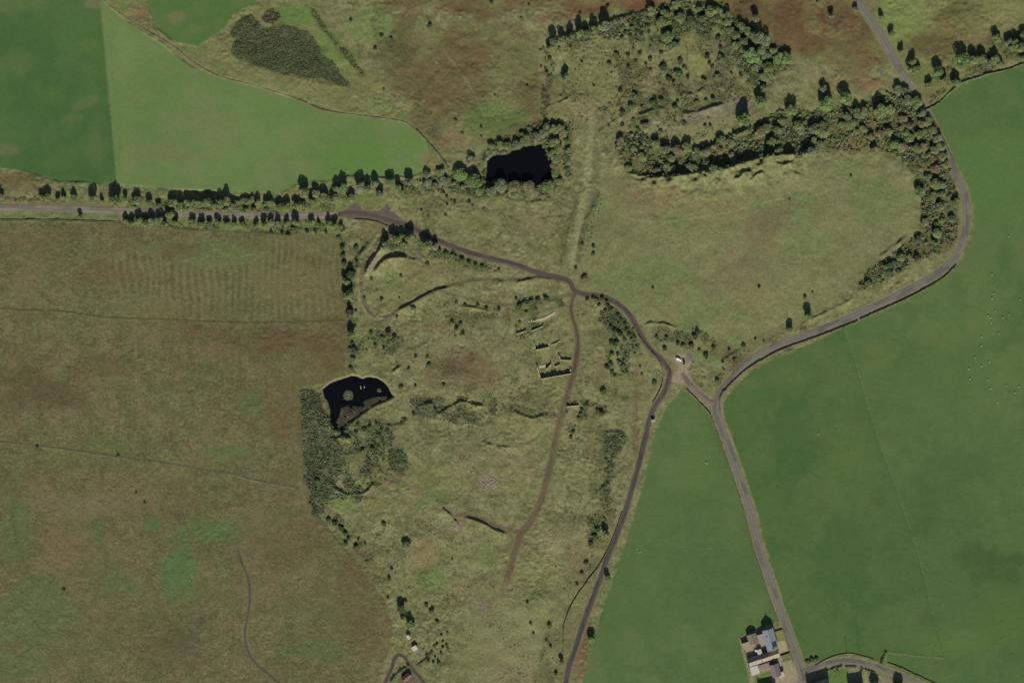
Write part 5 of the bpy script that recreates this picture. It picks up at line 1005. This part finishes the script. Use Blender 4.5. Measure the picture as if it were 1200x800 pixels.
# ------------------------------------------------------------------ buildings
def roof_mat(nm, c, stretch=(1, 1, 1), rough=.75): return mat_flat(nm, c, .82, 1.15, 2.2, rough, .3)
R_SLATE = roof_mat('slate_roof', (128, 136, 144)); R_TAN = roof_mat('stone_tile_roof', (148, 136, 112)); R_BROWN = roof_mat('rusty_sheet_roof', (122, 108, 96)); R_PURP = roof_mat('dark_tile_roof', (124, 108, 106))
R_WHITE = roof_mat('pale_sheet_roof', (172, 168, 154)); R_GREYT = roof_mat('felt_roof', (142, 134, 120)); R_RED = roof_mat('rusty_brown_roof', (112, 90, 72)); R_DARK = roof_mat('dark_slate_roof', (92, 88, 88))
W_HARL = mat_flat('harled_wall', (176, 168, 150), .85, 1.1, 2, .9, .3); W_STONE = mat_flat('rubble_wall', (136, 126, 108), .7, 1.2, 1.5, .9, .5); M_DOOR = mat_flat('painted_door', (70, 84, 78), .9, 1.1, 2, .5); M_SOLAR = mat_flat('solar_glass', (44, 54, 74), .8, 1.2, 3, .15)
M_DARKW = mat_flat('tarred_board', (74, 68, 62), .8, 1.2, 2, .8)
def house(px, py, L, W, ang, eave, rise, roofm, wallm, label, name='house', chimneys=0, windows=2, skylights=0, mono=False, cat='house', extra=None):
    """gabled (or single pitch) building; L, W in photo px, ang = clockwise angle of the ridge on the photo"""
    e = empty(name, px, py, -math.radians(ang)); l2, w2 = L * PX / 2, W * PX / 2; z0 = -.6
    m = MB()
    if mono:
        m.add([(-l2,-w2,z0),(l2,-w2,z0),(l2,w2,z0),(-l2,w2,z0),(-l2,-w2,eave),(l2,-w2,eave),(l2,w2,eave+rise),(-l2,w2,eave+rise)], [(0,1,5,4),(1,2,6,5),(2,3,7,6),(3,0,4,7),(4,5,6,7),(3,2,1,0)])
    else:
        m.add([(-l2,-w2,z0),(l2,-w2,z0),(l2,w2,z0),(-l2,w2,z0),(-l2,-w2,eave),(l2,-w2,eave),(l2,w2,eave),(-l2,w2,eave),(-l2,0,eave+rise),(l2,0,eave+rise)], [(0,1,5,4),(2,3,7,6),(1,2,6,9,5),(3,0,4,8,7),(4,5,9,8),(6,7,8,9),(3,2,1,0)])
    m.build('wall', wallm, e)
    o, t = .35, .16; r = MB(); sl_ = rise / w2
    if mono:
        sm_ = rise / (2 * w2); a = [(-l2-o,-w2-o,eave-o*sm_+.03),(l2+o,-w2-o,eave-o*sm_+.03),(l2+o,w2+o,eave+rise+o*sm_+.03),(-l2-o,w2+o,eave+rise+o*sm_+.03)]
        r.add(a + [(x, y, z + t) for x, y, z in a], [(3,2,1,0),(4,5,6,7),(0,1,5,4),(1,2,6,5),(2,3,7,6),(3,0,4,7)])
    else:
        pr = [(-w2 - o, eave - o * sl_ + .03), (0, eave + rise + .03), (w2 + o, eave - o * sl_ + .03), (w2 + o, eave - o * sl_ + .03 + t), (0, eave + rise + .03 + t), (-w2 - o, eave - o * sl_ + .03 + t)]
        V = [(x, y, z) for x in (-l2 - o, l2 + o) for y, z in pr]
        r.add(V, [(0,6,7,1),(1,7,8,2),(2,8,9,3),(3,9,10,4),(4,10,11,5),(5,11,6,0),(0,1,4,5),(1,2,3,4),(11,10,7,6),(10,9,8,7)])
    ro = r.build('roof', roofm, e)
    if not mono: MB().box(-l2 - o, l2 + o, -.14, .14, eave + rise + .15, eave + rise + .30).build('ridge', R_DARK, ro)
    for k in range(chimneys):
        x = (-l2 + .6, l2 - .6)[k % 2]; c_ = MB().box(x - .55, x + .55, -.4, .4, eave + rise - .5, eave + rise + 1.1).build('chimney', W_STONE, ro)
        cp = MB()
        for dx in (-.25, .25): cp.tube((x + dx, 0, eave + rise + 1.1), (x + dx, 0, eave + rise + 1.5), .14, .11, 8)
        cp.build('chimney_pot', R_RED, e)
    for k in range(skylights):
        x = -l2 * .5 + k * l2 * .8 / max(1, skylights); y0, y1 = -w2 * .70, -w2 * .40; f_ = lambda y: eave + rise * (1 + y / w2) + .03 + t + .05
        s_ = MB(); a = [(x, y0, f_(y0)), (x + 1.0, y0, f_(y0)), (x + 1.0, y1, f_(y1)), (x, y1, f_(y1))]
        s_.add([(p, q, z - .1) for p, q, z in a] + a, [(4,5,6,7),(0,1,5,4),(1,2,6,5),(2,3,7,6),(3,0,4,7)]).build('skylight', M_GLASS, ro)
    for sgn in (-1, 1):
        for k in range(windows):
            x = -l2 + (k + .5 + .15 * sgn) * 2 * l2 / windows; y = sgn * w2
            fr = MB(); fr.box(x - .6, x + .6, min(y, y + .08 * sgn), max(y, y + .08 * sgn), 1.0, min(2.3, eave - .35)).build('window', W_HARL if wallm is not W_HARL else W_STONE, e)
            g_ = MB().box(x - .48, x + .48, min(y + .081 * sgn, y + .10 * sgn), max(y + .081 * sgn, y + .10 * sgn), 1.12, min(2.2, eave - .45)).build('pane', M_GLASS, fr_ := e.children[-1] if e.children else e)
    MB().box(-.5, .5, -w2 - .07, -w2 - .002, -.05, min(2.05, eave - .2)).build('door', M_DOOR, e)
    if extra: extra(e, l2, w2, eave, rise, t)
    return tag(e, label, cat)
def solar(e, l2, w2, eave, rise, t):
    f_ = lambda y: eave + rise * (1 - y / w2) + .03 + t + .05
    for k in range(6):
        i, j = k % 3, k // 3; x0 = l2 * .20 + i * 1.75; y0 = w2 * .12 + j * w2 * .42; x1, y1 = x0 + 1.6, y0 + w2 * .38
        a = [(x0, y0, f_(y0)), (x1, y0, f_(y0)), (x1, y1, f_(y1)), (x0, y1, f_(y1))]
        MB().add([(p, q, z - .06) for p, q, z in a] + a, [(4,5,6,7),(0,1,5,4),(1,2,6,5),(2,3,7,6),(3,0,4,7)]).build('solar_panel', M_SOLAR, e)
house(902, 748.5, 24, 12.5, 75, 5.2, 3.2, R_SLATE, W_HARL, 'slate roofed farmhouse with dark panels on one slope, tallest of the farmstead', 'farmhouse', 2, 4, 1, extra=solar)
house(891.5, 747.5, 10, 6.5, 72, 3.4, 1.0, R_GREYT, W_STONE, 'small grey tan wing against the left side of the slate farmhouse', 'outbuilding', 0, 1, 0, True, 'outbuilding')
house(881.5, 748, 11.5, 10.5, 72, 3.6, 1.6, R_BROWN, W_STONE, 'brown roofed shed at the upper left corner of the farmstead', 'shed', 0, 2, 0, False, 'shed')
house(874, 755.5, 6.5, 8, 72, 3.2, .6, R_TAN, W_STONE, 'low tan lean-to below the brown roofed corner shed', 'outbuilding', 0, 1, 0, True, 'outbuilding')
house(902, 767.3, 20, 8.5, -19, 3.6, 2.3, R_TAN, W_STONE, 'long tan roofed steading range across the middle of the farmstead', 'steading', 0, 4, 0, False, 'farm building')
house(884, 773.2, 15, 9, -19, 3.4, 2.0, R_GREYT, W_STONE, 'greyer left half of the steading range, beside the black yard shadow', 'steading', 0, 3, 0, False, 'farm building')
house(889.5, 763, 5, 4.5, 72, 2.8, .4, R_WHITE, W_HARL, 'tiny pale roofed store in the inner farm yard', 'outbuilding', 0, 1, 0, True, 'outbuilding')
house(896.5, 779.6, 13.5, 5.5, -17, 2.6, .7, R_BROWN, W_STONE, 'narrow brown lean-to right of the white roofed shed', 'outbuilding', 0, 2, 0, True, 'outbuilding')
house(884, 784.5, 9, 9, -17, 3.0, .5, R_WHITE, W_HARL, 'square white roofed shed at the lower left corner of the farmstead', 'shed', 0, 2, 0, True, 'shed')
house(908, 784.5, 14, 10, 73, 4.6, 2.6, R_PURP, W_STONE, 'purple brown tiled cottage below the steading range', 'cottage', 1, 2, 0, False, 'cottage')
house(915.5, 789.5, 5, 5, 73, 2.8, .5, R_WHITE, W_HARL, 'pale flat extension right of the purple brown cottage', 'outbuilding', 0, 1, 0, True, 'outbuilding')
house(899, 808, 20, 9, -14, 4.5, 2.8, R_PURP, W_HARL, 'roof at the bottom edge below the farmstead lawn', 'cottage', 1, 2, 0, False, 'cottage')
house(958.5, 803, 25, 11, -17, 5.2, 3.4, R_GREYT, W_STONE, 'long grey tan cottage at the corner of lane and side lane', 'cottage', 2, 4, 0, False, 'cottage')
house(1003, 808, 17, 11, -12, 6.0, 4.0, R_DARK, W_HARL, 'dark roofed house at the bottom edge right of the green lawn', 'house', 2, 3, 0, False, 'house')
house(486, 759, 5.2, 4.6, -30, 2.4, .4, R_WHITE, W_HARL, 'white roofed hut on the rough ground at the bottom left', 'hut', 0, 1, 0, True, 'hut')
house(478.5, 746, 4.2, 2.6, 55, 2.0, .4, R_WHITE, W_STONE, 'tiny pale shed above the white roofed hut', 'shed', 0, 1, 0, True, 'shed')
house(476.5, 793, 10, 6, -40, 2.6, 1.2, R_RED, W_STONE, 'brown roofed shed beside the slanting hedge at the bottom', 'shed', 0, 1, 0, False, 'shed')
house(765.5, 493, 4, 2.2, -10, 2.2, .3, R_GREYT, W_STONE, 'small pale stone hut at the lane side below the fork', 'hut', 0, 1, 0, True, 'hut')
def yard_slab(poly, label, z=.10):
    p = np.array(poly); zc = float(np.max(hz(p[:, 0], p[:, 1]))) + z; n_ = len(p); V = [(WX(a), WY(b_), zc) for a, b_ in p] + [(WX(a), WY(b_), zc - .8) for a, b_ in p]
    ar = sum(V[i - 1][0] * V[i][1] - V[i][0] * V[i - 1][1] for i in range(n_))
    F = [tuple(range(n_))] + [(i, n_ + i, n_ + (i + 1) % n_, (i + 1) % n_) for i in range(n_)]
    if ar < 0: F = [f_[::-1] for f_ in F]
    return tag(link('concrete_slab', make_mesh('concrete_slab', V, F, None, [M_CONC])), label, 'concrete slab')
yard_slab([(619.5,378.5),(619,376),(637,372.2),(650,365.4),(651.5,367),(638,375.2)], 'long pale broken concrete strip above the ruins')
yard_slab([(631.5,428.5),(639,427),(640,430),(632,431.5)], 'small pale green concrete slab inside the lower ruin', .3)

# ruins: roofless walls, broken along the top
def ruin(name, segs, label, z=0):
    e = empty(name, segs[0][0][0], segs[0][0][1]); o0 = np.array(e.location); rng = np.random.default_rng(len(label))
    for (a, b_, h, w) in segs:
        a, b_ = np.array(a, float), np.array(b_, float); n_ = max(3, int(np.linalg.norm(b_ - a) / 1.3)); ts = np.linspace(0, 1, n_); p = a + (b_ - a) * ts[:, None]
        d = (b_ - a) / np.linalg.norm(b_ - a); nr = np.array([-d[1], d[0]]) / PX * w / 2; hh = h * (1 + rng.uniform(-.28, .12, n_)); zz = hz(p[:, 0], p[:, 1])
        V = []
        for s_, t_ in ((-1, 0), (-1, 1), (1, 1), (1, 0)):
            q = p + nr * s_; V.append(np.stack([WX(q[:, 0]), WY(q[:, 1]), zz + (hh if t_ else -.4)], 1))
        V = np.stack(V, 1).reshape(-1, 3) - o0; I = np.arange(n_ * 4).reshape(-1, 4)
        F = [tuple(int(x) for x in (I[i, j], I[i, (j + 1) % 4], I[i + 1, (j + 1) % 4], I[i + 1, j])) for i in range(n_ - 1) for j in range(3)] + [tuple(int(x) for x in I[0][::-1]), tuple(int(x) for x in I[-1])]
        link('wall', make_mesh('wall', V, F, None, [M_CONC]), e)
    return tag(e, label, 'ruin')
ruin('ruined_building', [((633.5,444.2),(669.5,437.8),3.4,.8), ((633.5,444),(629,428),2.2,.7), ((669.5,437.5),(668,432.5),2.4,.7), ((640,433),(646,427),2.6,.7), ((650,430),(656,427.5),1.8,.7)], 'larger ruin with a long black shadowed inside above its pale lower wall')
ruin('ruined_building', [((627.5,410.3),(643.5,407),3.2,.8), ((627.5,410),(626,402.5),2.4,.7), ((643.5,406.8),(642.5,402),1.8,.7)], 'upper ruin with a black shadowed inside, left of the quarry road')
ruin('ruined_wall', [((655,416.5),(657,421.5),2.2,.7), ((657,421.8),(669.5,422.5),2.2,.7)], 'short ruined corner wall between the two ruins, nearer the quarry road')
ruin('ruined_wall', [((605,391.5),(616.5,387.8),2.2,.8)], 'short ruined wall left below the concrete strip')
ruin('ruined_wall', [((623,388),(629,385.6),2.2,.8), ((629,385.6),(636.5,382.3),1.6,.8)], 'short ruined wall right below the concrete strip')
ruin('ruined_wall', [((664.5,476.6),(678.5,475.4),2.4,1.0)], 'pale broken wall beside the quarry road below the ruins')
ruin('ruined_wall', [((628,405.5),(634,432)),][:0] + [((646,404),(652,402.5),1.2,.6), ((652,402.5),(656,399.5),1.2,.6)], 'thin low wall fragment right of the upper ruin')

# ------------------------------------------------------------------ cars, pole, sheep, snags
M_TYRE = mat_flat('tyre_rubber', (34, 34, 36), .9, 1.1, 2, .85); M_RIM = mat_flat('steel_rim', (150, 150, 152), .9, 1.1, 2, .35); M_LAMP = mat_flat('lamp_glass', (214, 214, 206), .9, 1.1, 2, .2); M_REAR = mat_flat('rear_lamp', (150, 30, 26), .9, 1.1, 2, .3)
def car(px, py, ang, paintc, label, van=False):
    e = empty('parked_car', px, py, -math.radians(ang), .02); L, W = (4.9, 1.95) if van else (4.3, 1.8)
    pm = mat_flat('car_paint', paintc, .96, 1.04, 1, .3); top = 2.0 if van else 1.48
    if van: pr = [(-2.45,.35),(-2.45,1.0),(-2.38,1.95),(-2.2,2.0),(.9,2.0),(1.55,1.15),(2.35,.98),(2.45,.8),(2.45,.35)]
    else: pr = [(-2.15,.35),(-2.15,.85),(-2.05,.98),(-1.6,1.40),(-1.2,1.48),(.25,1.46),(1.05,.98),(2.0,.86),(2.15,.7),(2.15,.35)]
    n_ = len(pr); V = []; 
    for s_ in (-1, 1):
        for x, z in pr:
            tuck = .90 if z > 1.1 else 1.0; V.append((x, s_ * W / 2 * tuck, z))
    F = [tuple(range(n_ - 1, -1, -1))[::-1], tuple(range(n_, 2 * n_))[::-1]] + [(i, n_ + i, n_ + (i + 1) % n_, (i + 1) % n_)[::-1] for i in range(n_)]
    F = [f_[::-1] for f_ in F]
    b_ = link('body', make_mesh('body', V, F, None, [pm]), e)
    bv = b_.modifiers.new('soft_edges', 'BEVEL'); bv.width = .06; bv.segments = 2; bv.limit_method = 'ANGLE'
    k = [(.95,1.93),(1.53,1.19)] if van else [(.32,1.43),(1.0,1.02)]
    def slab(nm, a, c, w): 
        (x0, z0), (x1, z1) = a, c; d = Vector((x1 - x0, 0, z1 - z0)).normalized(); nn = Vector((-d.z, 0, d.x)); nn = nn if nn.z > 0 else -nn
        q = [(x0, -w, z0), (x1, -w, z1), (x1, w, z1), (x0, w, z0)]; m_ = MB(); m_.add([(x + nn.x * .004, y, z + nn.z * .004) for x, y, z in q] + [(x + nn.x * .02, y, z + nn.z * .02) for x, y, z in q], [(4,5,6,7),(0,1,5,4),(1,2,6,5),(2,3,7,6),(3,0,4,7)]); return m_.build(nm, M_GLASS, e)
    slab('windscreen', *k, W / 2 * .82)
    if not van: slab('rear_window', (-2.0, 1.03), (-1.64, 1.36), W / 2 * .8)
    for s_ in (-1, 1):
        y = s_ * (W / 2 * .90); x0, x1 = (.2, 1.0) if van else (-1.5, .35)
        MB().box(x0, x1, min(y, y + s_ * .05), max(y, y + s_ * .05), 1.12 if van else 1.04, 1.6 if van else 1.34).build('side_window', M_GLASS, e)
        yy = s_ * W * .34; MB().box(L / 2 - .02, L / 2 + .03, yy - .2, yy + .2, .6, .76).build('headlight', M_LAMP, e); MB().box(-L / 2 - .03, -L / 2 + .02, yy - .16, yy + .16, .7, .92).build('tail_light', M_REAR, e)
        for x in (-1.32, 1.32):
            w_ = MB().tube((x, s_ * (W / 2 - .2), .32), (x, s_ * (W / 2 + .02), .32), .32, .32, 14).build('wheel', M_TYRE, e); MB().tube((x, s_ * (W / 2 + .021), .32), (x, s_ * (W / 2 + .035), .32), .19, .17, 10).build('rim', M_RIM, w_)
    return tag(e, label, 'car')
car(795.2, 421.4, 25, (228, 228, 226), 'white van parked on the pale yard above the fork', True)
car(801.3, 424, 80, (22, 23, 26), 'black car parked right of the white van on the pale yard')
car(886.5, 762, 10, (206, 206, 204), 'pale car parked in the shadowed farm yard', False)

e = empty('utility_pole', 992, 763); m = MB(); m.tube((0, 0, -.5), (0, 0, 9.2), .17, .12, 8); m.build('pole', M_WOODP, e, True)
MB().box(-.9, .9, -.06, .06, 8.55, 8.68).build('cross_arm', M_WOODP, e)
for x in (-.75, 0, .75): MB().tube((x, 0, 8.68), (x, 0, 8.92), .06, .045, 6).build('insulator', M_RIM, e)
tag(e, 'thin wooden utility pole in the field above the side lane', 'utility pole')

M_WOOL = mat_flat('fleece', (172, 170, 136), .85, 1.1, 6, .95, .4)
def sheep_mesh():
    import bmesh
    me = bpy.data.meshes.new('sheep_skeleton'); J = [(0,0,.62),(.38,0,.66),(-.38,0,.64),(.55,0,.74),(.74,0,.60),(.86,0,.5),(.34,.14,.34),(.34,.15,.02),(.34,-.14,.34),(.34,-.15,.02),(-.36,.14,.34),(-.36,.15,.02),(-.36,-.14,.34),(-.36,-.15,.02),(-.56,0,.6)]
    R_ = [.29,.25,.27,.14,.11,.06,.08,.045,.08,.045,.09,.045,.09,.045,.06]
    E = [(0,1),(0,2),(1,3),(3,4),(4,5),(1,6),(6,7),(1,8),(8,9),(2,10),(10,11),(2,12),(12,13),(2,14)]
    me.from_pydata(J, E, []); o = bpy.data.objects.new('sheep_skeleton', me); COL.objects.link(o); sk = o.modifiers.new('skin', 'SKIN'); o.modifiers.new('sub', 'SUBSURF').levels = 1
    for v, r in zip(me.skin_vertices[0].data, R_): v.radius = (r, r)
    me.skin_vertices[0].data[0].use_root = True
    dg = bpy.context.evaluated_depsgraph_get(); dg.update(); r = bpy.data.meshes.new_from_object(o.evaluated_get(dg)); bpy.data.objects.remove(o); r.name = 'sheep'; r.materials.clear(); r.materials.append(M_WOOL)
    return r
SHEEP = sheep_mesh()
def sheep(pts, place):
    for i, (x, y) in enumerate(pts):
        o = link('sheep', SHEEP, None, (WX(x), WY(y), float(hz(x, y)) + .01), random.uniform(0, 6.28), (1.3, 1.3, 1.0))
        tag(o, place, 'sheep', 'sheep grazing on the green fields')
sheep([(1162,322),(1164,344),(1162,350),(1160,372),(1161,378),(1157,370),(1166,365),(1175,372),(1170,391),(1182,369),(1195,351)], 'pale sheep in the upper flock on the large right field')
sheep([(1182,277)], 'pale sheep alone above the flock on the right field')
sheep([(1150,395),(1150,405),(1142,419),(1150,429),(1159,424),(1135,432),(1136,444),(1157,445),(1160,455),(1179,452),(1194,453),(1189,460),(1169,471)], 'pale sheep in the lower flock on the large right field')
sheep([(959,508)], 'pale sheep alone in the middle right field'); sheep([(827,542),(828.4,543)], 'pale sheep standing close together in the triangular field near its top')
sheep([(750,646),(746.5,642.5)], 'pale sheep on the left edge of the triangular field')
def snag(px, py, dx, dy, label):
    e = empty('dead_tree', px, py); e.location.z = LV_B - .3; m = MB(); m.tube((0, 0, 0), (dx * .5, dy * .5, 1.0), .26, .2, 6); m.tube((dx * .5, dy * .5, 1.0), (dx, dy, 1.6), .2, .06, 6); m.build('trunk', M_DEAD, e)
    m = MB(); m.tube((dx * .5, dy * .5, 1.0), (dx * .3 + .5, dy * .7, 1.5), .1, .03, 5); m.tube((dx * .3, dy * .3, .6), (dx * .3 - .5, dy * .6, 1.2), .1, .03, 5); m.build('branch', M_DEAD, e)
    tag(e, label, 'dead tree')
M_DEAD = mat_flat('bleached_wood', (178, 176, 158), .85, 1.15, 4, .85)
snag(423, 456, -.4, 3.4, 'longer bleached snag sticking out of the lower pond'); snag(426.8, 454.5, .2, 1.8, 'shorter bleached snag right of the longer one in the pond')

# ------------------------------------------------------------------ light, sky, camera
SUN_EL, SUN_AZ = math.radians(33), math.radians(173)       # azimuth clockwise from the top of the photo
sun = bpy.data.lights.new('sun', 'SUN'); sun.energy = 4.6; sun.angle = math.radians(.5); sun.color = (1, .95, .87)
so = bpy.data.objects.new('sun', sun); COL.objects.link(so); so.location = (100, -400, 600)
dirv = Vector((math.sin(SUN_AZ) * math.cos(SUN_EL), math.cos(SUN_AZ) * math.cos(SUN_EL), math.sin(SUN_EL)))
so.rotation_euler = (-dirv).to_track_quat('-Z', 'Y').to_euler()
w = bpy.data.worlds.new('World'); scene.world = w; w.use_nodes = True; nn = w.node_tree.nodes; ll = w.node_tree.links
bg = nn['Background']; sky = nn.new('ShaderNodeTexSky'); sky.sky_type = 'NISHITA'; sky.sun_disc = False; sky.sun_elevation = SUN_EL; sky.sun_rotation = SUN_AZ; sky.altitude = 200
ll.new(sky.outputs[0], bg.inputs[0]); bg.inputs[1].default_value = .06
cam = bpy.data.cameras.new('camera'); co = bpy.data.objects.new('camera', cam); COL.objects.link(co); scene.camera = co
CAM_H = 2600.0
co.location = (0, 0, CAM_H); co.rotation_euler = (0, 0, 0); cam.sensor_width = 36; cam.lens = 36 * CAM_H / (1200 * PX); cam.clip_start = 10; cam.clip_end = 20000
vs = scene.view_settings; vs.view_transform = 'Standard'; vs.look = 'None'; vs.gamma = 1; vs.use_curve_mapping = False; vs.exposure = 0.15
scene.render.engine = 'CYCLES'; scene.cycles.filter_width = 1.6; scene.cycles.max_bounces = 5; scene.cycles.diffuse_bounces = 2
scene.cycles.use_denoising = False
